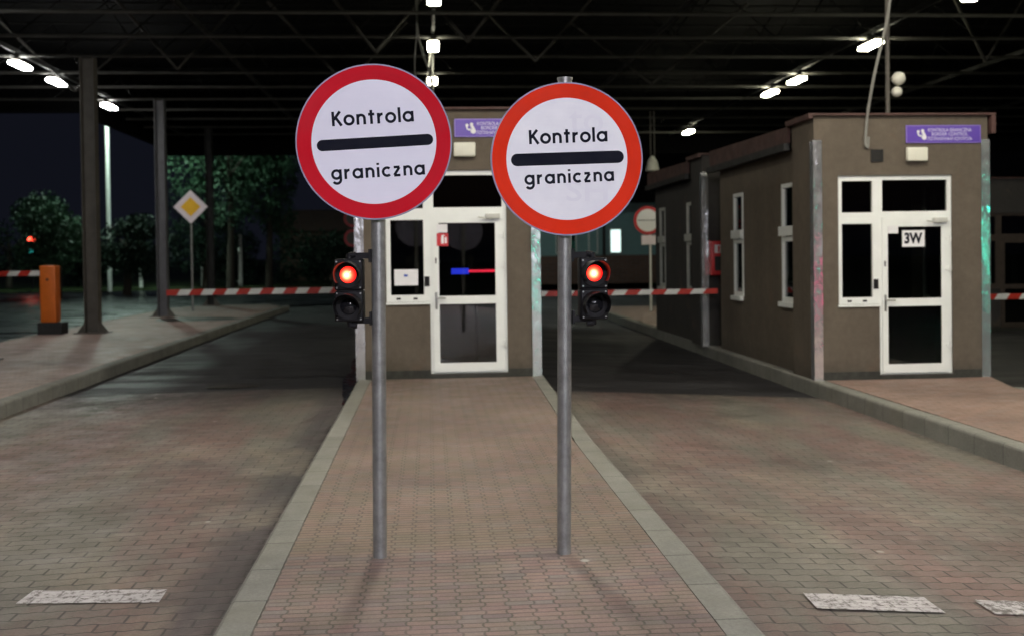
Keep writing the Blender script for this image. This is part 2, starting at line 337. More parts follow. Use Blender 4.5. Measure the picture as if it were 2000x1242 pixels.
# ------------------------------------------------------------------ mesh helpers
class MB:
    def __init__(s): s.v = []; s.f = []; s.sm = []; s.mi = []; s.cur = 0
    def add(s, vs, fs, smooth=False):
        o = len(s.v); s.v += [tuple(v) for v in vs]
        for f in fs: s.f.append([i+o for i in f]); s.sm.append(smooth); s.mi.append(s.cur)
    def box(s, x0, x1, y0, y1, z0, z1):
        s.add([(x0,y0,z0),(x1,y0,z0),(x1,y1,z0),(x0,y1,z0),(x0,y0,z1),(x1,y0,z1),(x1,y1,z1),(x0,y1,z1)],
              [(0,3,2,1),(4,5,6,7),(0,1,5,4),(1,2,6,5),(2,3,7,6),(3,0,4,7)])
    def rbox(s, x0, x1, y0, y1, z0, z1, r):
        """box with bevelled edges"""
        bm = bmesh.new(); bmesh.ops.create_cube(bm, size=1)
        for v in bm.verts: v.co = Vector(((x0+x1)/2+v.co.x*(x1-x0), (y0+y1)/2+v.co.y*(y1-y0), (z0+z1)/2+v.co.z*(z1-z0)))
        bmesh.ops.bevel(bm, geom=bm.edges[:]+bm.verts[:], offset=r, segments=3, affect='EDGES', profile=.5)
        bm.verts.index_update(); s.add([v.co[:] for v in bm.verts], [[v.index for v in f.verts] for f in bm.faces], True); bm.free()
    def tube(s, a, b, r, r2=None, n=10, caps=True):
        a = Vector(a); b = Vector(b); r2 = r if r2 is None else r2; d = (b-a).normalized()
        p = d.orthogonal().normalized(); k = d.cross(p); vs = []
        for c, rr in ((a, r), (b, r2)):
            for i in range(n):
                t = 2*math.pi*i/n; vs.append(c+(p*math.cos(t)+k*math.sin(t))*rr)
        s.add(vs, [(i, (i+1) % n, n+(i+1) % n, n+i) for i in range(n)], True)
        if caps: s.add(vs[:n], [tuple(range(n))[::-1]]); s.add(vs[n:], [tuple(range(n))])
    def path(s, pts, r, n=7):
        for a, b in zip(pts[:-1], pts[1:]): s.tube(a, b, r, n=n, caps=True)
    def prism(s, poly, z0, z1):
        """polygon in xy (ccw) extruded in z"""
        n = len(poly); vs = [(x, y, z0) for x, y in poly]+[(x, y, z1) for x, y in poly]
        s.add(vs, [tuple(range(n))[::-1], tuple(range(n, 2*n))]+[(i, (i+1) % n, n+(i+1) % n, n+i) for i in range(n)])
    def prism_xz(s, poly, y0, y1):
        n = len(poly); vs = [(x, y0, z) for x, z in poly]+[(x, y1, z) for x, z in poly]
        s.add(vs, [tuple(range(n)), tuple(range(n, 2*n))[::-1]]+[(i, n+i, n+(i+1) % n, (i+1) % n) for i in range(n)])
    def disc(s, cx, cz, r, y0, y1, n=96):
        s.prism_xz([(cx+r*math.cos(2*math.pi*i/n), cz+r*math.sin(2*math.pi*i/n)) for i in range(n)], y0, y1)
    def ring(s, cx, cz, r0, r1, y0, y1, n=96):
        vs = []
        for i in range(n):
            c, k = math.cos(2*math.pi*i/n), math.sin(2*math.pi*i/n)
            vs += [(cx+r0*c, y0, cz+r0*k), (cx+r1*c, y0, cz+r1*k), (cx+r1*c, y1, cz+r1*k), (cx+r0*c, y1, cz+r0*k)]
        fs = []
        for i in range(n):
            a, b = 4*i, 4*((i+1) % n)
            for j in range(4): fs.append((a+j, a+(j+1) % 4, b+(j+1) % 4, b+j))
        s.add(vs, fs)
    def ball(s, c, r, n=16, squash=(1, 1, 1)):
        vs = []; fs = []
        for j in range(n//2+1):
            th = math.pi*j/(n//2)
            for i in range(n):
                ph = 2*math.pi*i/n; vs.append((c[0]+r*squash[0]*math.sin(th)*math.cos(ph), c[1]+r*squash[1]*math.sin(th)*math.sin(ph), c[2]+r*squash[2]*math.cos(th)))
        for j in range(n//2):
            for i in range(n): fs.append((j*n+i, (j+1)*n+i, (j+1)*n+(i+1) % n, j*n+(i+1) % n))
        s.add(vs, fs, True)
    def build(s, name, mat, parent=None, loc=None):
        me = bpy.data.meshes.new(name); me.from_pydata(s.v, [], s.f); me.update()
        for i, p in enumerate(me.polygons): p.use_smooth = s.sm[i]; p.material_index = s.mi[i]
        for mm in (mat if isinstance(mat, (list, tuple)) else [mat]): me.materials.append(mm)
        bm = bmesh.new(); bm.from_mesh(me); bmesh.ops.remove_doubles(bm, verts=bm.verts, dist=1e-6); bmesh.ops.recalc_face_normals(bm, faces=bm.faces); bm.to_mesh(me); bm.free()
        if any(s.sm): me.set_sharp_from_angle(angle=R(40))
        o = bpy.data.objects.new(name, me); COL.objects.link(o)
        if loc: o.location = loc
        if parent: o.parent = parent
        return o
def tag(o, label, cat, group=None):
    o['label'] = label; o['category'] = cat
    if group: o['group'] = group
    return o
def thing(name, label, cat, loc=(0,0,0), rz=0, group=None):
    o = bpy.data.objects.new(name, None); COL.objects.link(o); o.location = loc; o.rotation_euler = (0, 0, rz); o.empty_display_size = .2
    return tag(o, label, cat, group)
def struct(name, mb, mat):
    o = mb.build(name, mat); o['kind'] = 'structure'; return o
def copy_tree(o, parent=None):
    c = o.copy(); COL.objects.link(c); c.parent = parent
    for ch in list(o.children): copy_tree(ch, c)
    return c

# ------------------------------------------------------------------ ground
def sheet(name, pts, mat, sub=None):
    mb = MB(); mb.add(pts, [tuple(range(len(pts)))]); return struct(name, mb, mat)
mb = MB(); mb.add([(-900,-300,-.36),(900,-300,-.36),(900,1400,-.36),(-900,1400,-.36)], [(0,1,2,3)]); struct('ground', mb, M['grass'])
def rz(x):   # cross fall of the lanes, down towards the outer kerbs
    if x < -1: return -.13-.04*min(1, (-1-x)/3.9)
    return -.13 if x < 1.45 else -.13-.19*min(1, (x-1.45)/3.6)
def road(name, xs, y0, y1, mat, lift=0.0):
    mb = MB(); vs = []; 
    for x in xs: vs += [(x, y0, rz(x)+lift), (x, y1, rz(x)+lift)]
    mb.add(vs, [(2*i, 2*i+2, 2*i+3, 2*i+1) for i in range(len(xs)-1)]); return struct(name, mb, mat)
road('road', [-40, -4.9, -1, 1.45, 3.2, 5.05, 40], -12, 62, M['asphalt'], -.008)
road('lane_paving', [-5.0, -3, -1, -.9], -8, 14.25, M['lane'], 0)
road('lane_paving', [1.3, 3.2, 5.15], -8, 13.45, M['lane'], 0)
# wet carriageway beyond the left pavement
sheet('wet_road', [(-60, -10, -.12), (-8.62, -10, -.12), (-8.62, 37.5, -.12), (-4.5, 39.0, -.12), (2.5, 39, -.12), (5.0, 60, -.12), (-60, 60, -.12)], M['wet_asphalt'])
sheet('right_road', [(7.35, -8, -.305), (40, -8, -.305), (40, 60, -.305), (7.35, 60, -.305)], M['asphalt'])
# central island
mb = MB(); mb.prism([(-.775, -6), (1.215, -6), (1.215, 9.0), (1.335, 14.0), (1.335, 21.4), (-.775, 21.4)], -.3, 0); struct('island_paving', mb, M['island'])
def kerb(name, a, b, wdt, z0, z1, side):
    """kerb stone run from a to b, width to the given side, with a worn chamfer on the road edge"""
    a = Vector(a); b = Vector(b); d = (b-a).normalized(); nrm = Vector((-d.y, d.x))*side
    mb = MB(); prof = [(0, z0), (0, z1-.03), (.006, z1-.012), (.025, z1), (wdt, z1), (wdt, z0)]
    n = max(2, int((b-a).length/.25)); vs = []
    for i in range(n+1):
        p = a+(b-a)*(i/n)
        jit = random.uniform(-.003, .003)
        for o, z in prof: q_ = p+nrm*(o+(jit if o < .03 else 0)); vs.append((q_.x, q_.y, z+(jit*.6 if o else 0)))
    k = len(prof); fs = []
    for i in range(n):
        for j in range(k): fs.append((i*k+j, i*k+(j+1) % k, (i+1)*k+(j+1) % k, (i+1)*k+j))
    fs += [tuple(range(k)), tuple(range(n*k, (n+1)*k))]
    mb.add(vs, fs); return mb
kb = kerb('kerb', (-.95, -6), (-.95, 21.5), .172, -.3, .003, -1); struct('kerb', kb, M['kerb'])
kb = kerb('kerb', (1.39, -6), (1.39, 9.0), .172, -.3, .003, 1); struct('kerb', kb, M['kerb'])
kb = kerb('kerb', (1.39, 9.002), (1.50, 14.0), .165, -.3, .003, 1); struct('kerb', kb, M['kerb'])
kb = kerb('kerb', (1.50, 14.002), (1.50, 21.5), .165, -.3, .003, 1); struct('kerb', kb, M['kerb'])
# left pavement with its kerbs
mb = MB(); mb.prism([(-8.5, -8), (-5.0, -8), (-5.0, 35.8), (-5.5, 37.2), (-7.8, 37.2), (-8.5, 35.8)], -.3, 0); struct('left_pavement', mb, M['walk'])
struct('kerb', kerb('kerb', (-4.84, -8), (-4.84, 26.2), .16, -.3, .004, 1), M['kerb'])
struct('kerb', kerb('kerb', (-4.84, 26.202), (-4.72, 36.2), .16, -.3, .004, 1), M['kerb'])
struct('kerb', kerb('kerb', (-8.62, -8), (-8.62, 36.0), .13, -.3, .004, -1), M['kerb'])
# right pavement with its kerb
mb = MB(); mb.prism([(5.20, -8), (7.1, -8), (7.2, 12.6), (7.6, 14.0), (7.6, 34), (5.32, 34), (5.25, 14)], -.5, -.12); struct('right_pavement', mb, M['walk'])
struct('kerb', kerb('kerb', (5.05, -8), (5.05, 13.0), .16, -.5, -.116, -1), M['kerb'])
struct('kerb', kerb('kerb', (5.05, 13.002), (5.20, 34.0), .16, -.5, -.116, -1), M['kerb'])
struct('kerb', kerb('kerb', (7.32, -8), (7.34, 12.6), .13, -.5, -.117, 1), M['kerb'])
# grass verge beyond the road
mb = MB(); mb.prism([(-70, 61), (60, 61), (60, 140), (-70, 140)], -.35, .02); struct('grass_verge', mb, M['grass'])
# a patch of mud on the left pavement
def blob(cx, cy, rx, ry, z, n=40, rough=.25, seed=1):
    rr = random.Random(seed); ph = [rr.uniform(0, 6.28) for _ in range(5)]
    return [(cx+rx*math.cos(t)*(1+rough*sum(math.sin(k*t+ph[k-1])/k for k in range(1, 5))*.5), cy+ry*math.sin(t)*(1+rough*sum(math.sin(k*t+ph[k-1])/k for k in range(1, 5))*.5), z) for t in [2*math.pi*i/n for i in range(n)]]
M['mud'] = plain('wet_mud', (.03, .027, .02), .45, var=.5, bump=.5, bscale=18)
sheet('mud', blob(-6.3, 28.7, 1.15, .9, .004, seed=3), M['mud'])
sheet('manhole_stain', blob(-2.75, 14.75, .34, .22, rz(-2.75)+.004, seed=4), M['mud'])
# puddle along the island kerb
def puddle_mat():
    m, t, b = new_mat('puddle_water'); q = NB(t); P = q.pos()
    b.inputs['Base Color'].default_value = (.014, .015, .017, 1)
    n = q.noise(P, 9, 3); q.put(b.inputs['Roughness'], q.rng(n, .4, .6, .04, .3)); q.put(b.inputs['Normal'], q.bump(q.noise(P, 2.5, 2), .06, .02))
    return m
M['puddle'] = puddle_mat()
pts = [(-.955, 11.9), (-.955, 20.0), (-1.25, 20.0), (-1.30, 17.6), (-1.20, 16.2), (-1.24, 15.4), (-1.22, 14.8), (-1.16, 14.1), (-1.12, 13.5), (-1.06, 13.0), (-1.05, 12.6), (-1.0, 12.2)]
sheet('puddle', [(x, y, -.1255) for x, y in pts][::-1], M['puddle'])

# painted dashes on the stones
def paint_mat(name, wear_or_mottle):
    m, t, b = new_mat(name); q = NB(t); P = q.pos(); X, Y, Z = q.xyz(P)
    v = q.m('DIVIDE', Y, .110); row = q.m('FLOOR', v); par = q.m('MODULO', q.m('ABSOLUTE', row), 2.0)
    u = q.m('ADD', q.m('DIVIDE', X, .228), q.m('MULTIPLY', par, .5))
    d1 = q.m('MULTIPLY', q.m('ABSOLUTE', q.m('SUBTRACT', u, q.m('ROUND', u))), .228)
    d2 = q.m('MULTIPLY', q.m('ABSOLUTE', q.m('SUBTRACT', v, q.m('ROUND', v))), .110)
    j = q.m('MINIMUM', q.rng(d1, .003, .007), q.rng(d2, .002, .006))
    n = q.noise(P, 22, 6, .78)
    k = q.m('MULTIPLY', q.rng(j, 0, 1, .45, 1), q.rng(n, wear_or_mottle, wear_or_mottle+.10))
    k = q.m('MULTIPLY', k, q.rng(q.noise(P, 5.5, 4, .7), .35, .6, .80, 1.0))
    col = q.mix(k, (.11, .10, .09, 1), (.47, .45, .46, 1))
    q.put(b.inputs['Base Color'], col); b.inputs['Roughness'].default_value = .65
    q.put(b.inputs['Normal'], q.bump(q.m('ADD', j, n), .5, .004))
    return m
M['paint'] = paint_mat('road_paint', .40); M['paint_worn'] = paint_mat('worn_road_paint', .46)
def dash(x0, x1, y0, y1, mat, seed, skew=0):
    rr = random.Random(seed); top = []; bot = []
    n = 26
    for i in range(n+1):
        x = x0+(x1-x0)*i/n
        sk = skew*i/n; top.append((x+(rr.uniform(-.035, .0) if i == n else rr.uniform(0, .02) if i == 0 else 0), y1+sk+rr.uniform(-.006, .003)+.004*math.sin(i*1.3), rz(x)+.005)); bot.append((x+(rr.uniform(-.02, 0) if i == n else 0), y0+sk+rr.uniform(-.003, .004), rz(x)+.005))
    e1 = [(x1+rr.uniform(-.035, .0), y0+(y1-y0)*k/6, rz(x1)+.005) for k in range(1, 6)]
    e0 = [(x0+rr.uniform(0, .02), y1+(y0-y1)*k/6, rz(x0)+.005) for k in range(1, 6)]
    mb = MB(); vs = bot+top; mb.add(vs, [(i, i+1, n+2+i, n+1+i) for i in range(n)])
    o = len(mb.v)
    return struct('road_marking', mb, mat)
dash(-2.12, -1.375, 5.54, 5.75, M['paint'], 5, -.09)
dash(1.87, 2.52, 5.03, 5.27, M['paint'], 6, -.04)
dash(2.75, 3.5, 4.98, 5.20, M['paint_worn'], 8, -.03)

# ------------------------------------------------------------------ stroke lettering
def arc(cx, cy, r, a0, a1, n=18):
    return [(cx+r*math.cos(R(a0+(a1-a0)*i/n)), cy+r*math.sin(R(a0+(a1-a0)*i/n))) for i in range(n+1)]
GL = {  # strokes on x-height 1, advance width
 'K': ([[(.1,0),(.1,1.36)], [(.78,1.36),(.16,.60)], [(.34,.80),(.86,0)]], .86),
 'o': ([arc(.45,.5,.40,0,360,30)], .90),
 'n': ([[(.1,0),(.1,1)], [(.1,.55)]+arc(.415,.585,.315,180,0)+[(.73,0)]], .80),
 't': ([[(.3,0),(.3,1.32)], [(.02,.92),(.6,.92)]], .60),
 'r': ([[(.1,0),(.1,1)], [(.1,.50)]+arc(.48,.50,.38,180,85)], .52),
 'l': ([[(.1,0),(.1,1.42)]], .20),
 'a': ([arc(.45,.5,.40,0,360,30), [(.85,0),(.85,1)]], .92),
 'g': ([arc(.45,.5,.40,0,360,30), [(.85,1),(.85,-.02)]+arc(.47,-.02,.38,0,-150)], .92),
 'i': ([[(.1,0),(.1,1)], [(.1,1.22),(.1,1.42)]], .20),
 'c': ([arc(.45,.5,.40,48,312,24)], .76),
 'z': ([[(.04,.91),(.62,.91)], [(.60,.88),(.06,.12)], [(.04,.09),(.66,.09)]], .68),
}
def stroke_text(mb, txt, cx, cy, xh, width, ang, wgt, y):
    """flat stroke lettering in the xz plane centred on (cx, cy): cy is half x-height"""
    adv = sum(GL[c][1] for c in txt)*xh; gap = (width-adv)/(len(txt)-1)
    x = -width/2; ca, sa = math.cos(ang), math.sin(ang); k = 0
    for c in txt:
        for st in GL[c][0]:
            pts = [Vector((x+p[0]*xh, (p[1]-.5)*xh)) for p in st]; L, Rr = [], []
            closed = (pts[0]-pts[-1]).length < 1e-6
            for i, p in enumerate(pts):
                a = pts[i-1] if i else (pts[-2] if closed else p); b = pts[i+1] if i < len(pts)-1 else (pts[1] if closed else p)
                d = (b-a).normalized(); nn = Vector((-d.y, d.x))*wgt/2
                L.append(p+nn); Rr.append(p-nn)
            yy = y-.00008*k; k += 1
            f = lambda p: (cx+p.x*ca-p.y*sa, yy, cy+p.x*sa+p.y*ca)
            n = len(pts); mb.add([f(p) for p in L]+[f(p) for p in Rr], [(i, i+1, n+i+1, n+i) for i in range(n-1)])
        x += GL[c][1]*xh+gap
def font_mesh(txt, size, wgt=.0):
    cu = bpy.data.curves.new('text', 'FONT'); cu.body = txt; cu.size = size; cu.align_x = 'CENTER'; cu.align_y = 'CENTER'; cu.offset = wgt
    cu.resolution_u = 3
    o = bpy.data.objects.new('text', cu); COL.objects.link(o); bpy.context.view_layer.update()
    me = bpy.data.meshes.new_from_object(o.evaluated_get(bpy.context.evaluated_depsgraph_get())); bpy.data.objects.remove(o)
    vs = [v.co.copy() for v in me.vertices]; fs = [list(p.vertices) for p in me.polygons]; bpy.data.meshes.remove(me); return vs, fs
def put_text(mb, txt, cx, cz, y, size, wgt=0.0, width=None, mirror=False):
    vs, fs = font_mesh(txt, size, wgt)
    if not vs: return
    x0 = min(v.x for v in vs); x1 = max(v.x for v in vs); z0 = min(v.y for v in vs); z1 = max(v.y for v in vs)
    s = (width/(x1-x0)) if width else 1
    k = -1 if mirror else 1
    mb.add([(cx+k*(v.x-(x0+x1)/2)*s, y, cz+(v.y-(z0+z1)/2)) for v in vs], fs)

# ------------------------------------------------------------------ the two round signs
def round_sign(label, px, py, pole_lean, top, cx, cz, rad, rin, ang, red, white, bar, t1, t2, cap, ghosts=None):
    t = thing('round_sign', label, 'road sign', (px, py, 0), 0, 'round border control signs on the central island')
    mb = MB(); n = 28
    rows = 24
    for i in range(rows):       # the tube in short lengths so that it can lean a hair
        z0, z1 = -.02+i*(top+.02)/rows, -.02+(i+1)*(top+.02)/rows
        mb.tube((pole_lean*z0, 0, z0), (pole_lean*z1, 0, z1), .0375, n=n, caps=False)
    mb.build('pole', M['galv'], t)
    mb = MB(); mb.tube((pole_lean*top, 0, top), (pole_lean*top, 0, top+.012), .041, n=n); mb.build('pole_cap', M['galv'], t)
    lx, yf = cx-px, -.075
    # plate with its turned back rim
    mb = MB(); mb.disc(lx, cz, rad-.001, yf, yf+.003); mb.ring(lx, cz, rad-.005, rad+.002, yf-.002, yf+.022)
    plate = mb.build('sign_plate', M['rim'], t)
    mb = MB(); mb.ring(lx, cz, rin, rad-.0055, yf-.0022, yf-.0004); mb.build('red_border', red, plate)
    mb = MB(); mb.disc(lx, cz, rin-.0002, yf-.0018, yf-.0004); mb.build('white_field', white, plate)
    yt = yf-.0026
    if ghosts:
        for g_ in ghosts:
            mb = MB(); put_text(mb, g_[0], lx+g_[1]*S, cz+g_[2]*S, yf-.0021, g_[3], .002, g_[4]); mb.build('faded_lettering', M['ghost'], plate)
    mb = MB(); bx, bz, bl, bt, ba = bar; pts = []
    for s_, a0 in ((1, -90), (-1, 90)):
        for i in range(13):
            a = R(a0+180*i/12); pts.append((s_*(bl/2-bt/2)+bt/2*math.cos(a), bt/2*math.sin(a)))
    ca, sa = math.cos(ba), math.sin(ba)
    mb.prism_xz([(lx+bx+x*ca-z*sa, cz+bz+x*sa+z*ca) for x, z in pts], yt, yt+.0006); mb.build('black_bar', M['letter_black'], plate)
    mb = MB(); stroke_text(mb, 'Kontrola', lx+t1[0], cz+t1[1], t1[2], t1[3], t1[4], t1[5], yt); mb.build('lettering', M['letter_black'], plate)
    mb = MB(); stroke_text(mb, 'graniczna', lx+t2[0], cz+t2[1], t2[2], t2[3], t2[4], t2[5], yt)
    mb.build('lettering', M['letter_black'], plate)
    for dz in (-.2, .2):        # clamps behind the plate
        mb = MB(); mb.ring(0, 0, .039, .046, -.02, .02, 24)
        me = [(x, z_, cz+dz+y_) for x, y_, z_ in mb.v]; mb.v = [(x+pole_lean*(cz+dz), y, z) for x, y, z in me]
        mb.box(pole_lean*cz-.02, pole_lean*cz+.02, yf+.004, -.04, cz+dz-.02, cz+dz+.02); mb.build('clamp', M['galv'], t)
    return t
S = 1/368.0
round_sign('larger round crimson-bordered sign on the left pole, its lettering tilted', -.283, 5.67, .010, 2.50, -.277, 2.199, 149*S, 119.5*S, 0, M['red_l'], M['white_l'],
           (2*S, -1.5*S, 223*S, 21.5*S, R(3.1)), (-2*S, 44.5*S, 20.3*S, 155*S, R(3.3), 5.2*S), (7*S, -58.5*S, 19.3*S, 177*S, R(2.9), 5.0*S), False)
gh = [('to', 38, 72, .20, .18), ('SH', 38, -62, .15, .22)]
round_sign('round orange-red-bordered sign on the right pole, faint old lettering, pole end showing above', .700, 5.62, .014, 2.525, .732, 2.099, 147.5*S, 118*S, 0, M['red_r'], M['white_r'],
           (1*S, 1*S, 220*S, 24*S, R(1.5)), (2.5*S, 41*S, 20*S, 151*S, R(1.8), 5.2*S), (4*S, -37*S, 18.5*S, 172*S, R(2.1), 5.0*S), True, gh)

# ------------------------------------------------------------------ two-aspect signals on the sign poles
def signal(label, cx, cy, cz, side, polex):
    """cx,cz = centre of the housing front; side = +1 when the pole is on its right"""
    t = thing('traffic_light', label, 'traffic light', (cx, cy, 0), R(-5)*side, 'small two-lamp signals on the sign poles')
    W, H_ = .150, .330
    mb = MB(); mb.rbox(-W/2, W/2, .0, .085, cz-.0, cz+H_/2, .010); mb.rbox(-W/2, W/2, .0, .085, cz-H_/2, cz-.003, .010)
    mb.box(-W/2+.01, W/2-.01, .01, .08, cz-.02, cz+.02)
    hs = mb.build('housing', M['black'], t)
    for k, dz in enumerate((.082, -.084)):
        mb = MB(); z = cz+dz; mb.ring(0, z,   .044, .070, -.012, .004, 40)
        mb.build('lens_ring', M['black'], t)
        # visor: a long hood open at the bottom
        mb = MB(); n = 30; a0, a1 = R(-38), R(218); vs = []
        for i in range(n+1):
            a = a0+(a1-a0)*i/n; f = max(0, math.sin(a)); L = .045+.075*((f+.6)/1.6)
            for r_ in (.066, .069):
                vs.append((r_*math.cos(a), -.008, z+r_*math.sin(a))); vs.append((r_*math.cos(a), -.008-L, z+r_*math.sin(a)))
        fs = []
        for i in range(n):
            a, b = 4*i, 4*(i+1); fs += [(a, a+1, b+1, b), (a+2, b+2, b+3, a+3), (a+1, a+3, b+3, b+1), (a, b, b+2, a+2)]
        fs += [(0, 2, 3, 1), (4*n, 4*n+1, 4*n+3, 4*n+2)]
        mb.add(vs, fs, True); mb.build('visor', M['black'], t)
        # lens: shallow dome whose own origin is its centre
        mb = MB(); n = 28; vs = [(0, -.012, 0)]; rings = 6
        for j in range(1, rings+1):
            rr = .0435*j/rings; 
            for i in range(n): vs.append((rr*math.cos(2*math.pi*i/n), -.012*(1-(j/rings)**2), rr*math.sin(2*math.pi*i/n)))
        fs = [(0, 1+i, 1+(i+1) % n) for i in range(n)]
        for j in range(rings-1):
            for i in range(n): fs.append((1+j*n+i, 1+(j+1)*n+i, 1+(j+1)*n+(i+1) % n, 1+j*n+(i+1) % n))
        mb.add(vs, fs, True); mb.build('lens', M['lens_red'] if k == 0 else M['dead_lens'], t, (0, -.006, z))
    for dz, s2 in ((H_/2, 1), (-H_/2, -1)):
        mb = MB(); zz = cz+dz
        mb.tube((0, .04, zz-.005*s2), (0, .04, zz+.028*s2), .020, .016, 14)
        x1 = (polex-cx); e = x1-side*.040
        mb.tube((0, .04, zz+.018*s2), (side*.035, .04, zz+.022*s2), .017, n=12)
        mb.box(min(side*.02, e), max(side*.02, e), .030, .052, zz+.006*s2-.006, zz+.006*s2+.026)
        mb.box(min(e, e-side*.012), max(e, e-side*.012), .012, .07, zz-.020, zz+.050)
        mb.build('bracket', M['black'], t)
    for x in (-W/2+.013, W/2-.013):
        for z in (cz+H_/2-.014, cz+.014, cz-.016, cz-H_/2+.014): mb = MB(); mb.disc(x, z, .005, -.004, .002, 10); mb.build('screw', M['galv'], hs)
    return t
signal('small black signal, red lamp lit, on the left side of the left sign pole', -.4235, 5.62, 1.424, 1, -.267)
signal('small black signal, red lamp lit, on the right side of the right sign pole', .878, 5.60, 1.414, -1, .720)

# ------------------------------------------------------------------ booths
def holed(mb, axis, c0, c1, u0, u1, v0, v1, holes):
    """wall slab with rectangular holes. axis 'y': spans x(u), z(v), thickness y c0..c1; axis 'x': spans y(u), z(v), thickness x"""
    us = sorted({u0, u1}|{h[0] for h in holes}|{h[1] for h in holes}); vs_ = sorted({v0, v1}|{h[2] for h in holes}|{h[3] for h in holes})
    P = (lambda u, v, c: (u, c, v)) if axis == 'y' else (lambda u, v, c: (c, u, v))
    solid = lambda i, j: 0 <= i < len(us)-1 and 0 <= j < len(vs_)-1 and not any(h[0] <= us[i] and us[i+1] <= h[1] and h[2] <= vs_[j] and vs_[j+1] <= h[3] for h in holes)
    for i in range(len(us)-1):
        for j in range(len(vs_)-1):
            if not solid(i, j): continue
            a, b, c, d = us[i], us[i+1], vs_[j], vs_[j+1]
            for cc in (c0, c1): mb.add([P(a,c,cc), P(b,c,cc), P(b,d,cc), P(a,d,cc)], [(0,1,2,3)])
            if not solid(i-1, j): mb.add([P(a,c,c0), P(a,d,c0), P(a,d,c1), P(a,c,c1)], [(0,1,2,3)])
            if not solid(i+1, j): mb.add([P(b,c,c0), P(b,d,c0), P(b,d,c1), P(b,c,c1)], [(0,1,2,3)])
            if not solid(i, j-1): mb.add([P(a,c,c0), P(b,c,c0), P(b,c,c1), P(a,c,c1)], [(0,1,2,3)])
            if not solid(i, j+1): mb.add([P(a,d,c0), P(b,d,c0), P(b,d,c1), P(a,d,c1)], [(0,1,2,3)])
def frame(mb, x0, x1, y0, y1, z0, z1, wl, wr, wb, wt):
    """rectangular frame as four butted bars"""
    mb.box(x0, x0+wl, y0, y1, z0, z1); mb.box(x1-wr, x1, y0, y1, z0, z1)
    mb.box(x0+wl, x1-wr, y0, y1, z0, z0+wb); mb.box(x0+wl, x1-wr, y0, y1, z1-wt, z1)
def booth(label, x0, y0, zb, w0, d0, wall='wall', depth=4.9, sides=(-1, 1), detail=True, corner=True, pvc='pvc', tilt=0.0, group='border control booths'):
    t = thing('control_booth', label, 'booth', (x0, y0, zb), tilt, group)
    W, Hh, D = 2.39, 3.50, .85
    dw, de = w0, d0+1.01      # window left edge, door left edge / right edge
    wz0, dz0, top = 1.0, .06, 2.71
    mb = MB()
    holed(mb, 'y', 0, .25, 0, W, 0, Hh, [(dw, d0, wz0, top), (d0, de, dz0, top)])
    # tall front block: returns and back
    mb.box(0, .25, .252, D, 0, Hh); mb.box(W-.25, W, .252, D, 0, Hh); mb.box(.252, W-.252, D-.2, D, 2.8, Hh)
    wallo = mb.build('front_wall', M[wall], t)
    # long body behind
    mb = MB(); s0, s1 = .10, W-.10; wins = [(1.0, 1.58, .98, 2.70), (3.5, 4.05, .98, 2.70)]
    holed(mb, 'x', s0, s0+.22, D+.002, depth, 0, 3.16, [(a, b, c, d) for a, b, c, d in wins])
    holed(mb, 'x', s1-.22, s1, D+.002, depth, 0, 3.16, [(a, b, c, d) for a, b, c, d in wins])
    mb.box(s0+.222, s1-.222, depth-.22, depth, 0, 3.16)
    mb.build('side_wall', M[wall], t)
    mb = MB(); mb.box(.255, W-.255, .255, depth-.3, .0, .03); mb.build('floor', M['skirt'], t)
    mb = MB(); mb.box(.33, W-.33, 2.4, 2.45, .031, 2.9); mb.build('partition', M['skirt'], t)
    # roof: sheet over the body with a raised reddish edge and a dark gutter
    mb = MB(); mb.box(.0, W, D+.004, depth+.1, 3.165, 3.22)
    rf = mb.build('roof', M['deck'], t)
    for xs in (-.06, W+.02):
        mb = MB(); mb.add([(xs, D+.01, 3.24), (xs+.04, D+.01, 3.24), (xs+.04, depth+.1, 3.24), (xs, depth+.1, 3.24), (xs, D+.01, 3.46), (xs+.04, D+.01, 3.46), (xs+.04, depth+.1, 3.52), (xs, depth+.1, 3.52)],
                          [(0,3,2,1), (4,5,6,7), (0,1,5,4), (1,2,6,5), (2,3,7,6), (3,0,4,7)]); mb.build('roof_edge', M['flash'], rf)
        mb = MB(); mb.box(xs-.05, xs+.03, D+.01, depth+.12, 3.13, 3.232); mb.build('gutter', M['rubber'], rf)
    mb = MB(); mb.box(-.09, W+.09, -.06, D+.02, Hh+.002, Hh+.030); mb.build('roof_flashing', M['flash'], t)
    mb = MB(); mb.box(W+.03, W+.088, -.055, D, Hh-.24, Hh+.001); mb.build('roof_flashing', M['flash'], t); mb = MB(); mb.box(-.088, -.03, -.055, D, Hh-.04, Hh+.001); mb.build('roof_flashing', M['flash'], t)
    mb = MB(); mb.box(.105, d0-.002, -.012, -.001, 0, .11); mb.box(de+.002, W-.105, -.012, -.001, 0, .11); mb.box(d0-.02, de+.02, -.03, -.013, 0, .056); mb.build('plinth', M['plinth'], t)
    if corner:
        for a, b, c in ((-.02, .10, -.02), (W-.10, W+.02, W+.004)):
            mb = MB(); mb.box(a, b, -.022, -.016, -.01, 3.18 if a < 0 or True else 3.2)
            mb.box(c if a > 0 else -.02, (c+.016) if a > 0 else -.004, -.0155, .11, -.01, 3.18); mb.build('corner_guard', M['strip'], t)
    # joinery
    P = M[pvc]
    f = .06
    mb = MB(); fy0, fy1 = .03, .10
    frame(mb, dw, d0, fy0, fy1, wz0, top, f, .02, .09, .07)
    mb.box(dw+f, d0-.02, fy0, fy1, 2.07, 2.22)
    mb.box(d0-.08, d0-.02, fy0, fy1, wz0+.09, 2.07); mb.box(d0-.08, d0-.02, fy0, fy1, 2.22, top-.07)
    win = mb.build('window', P, t)
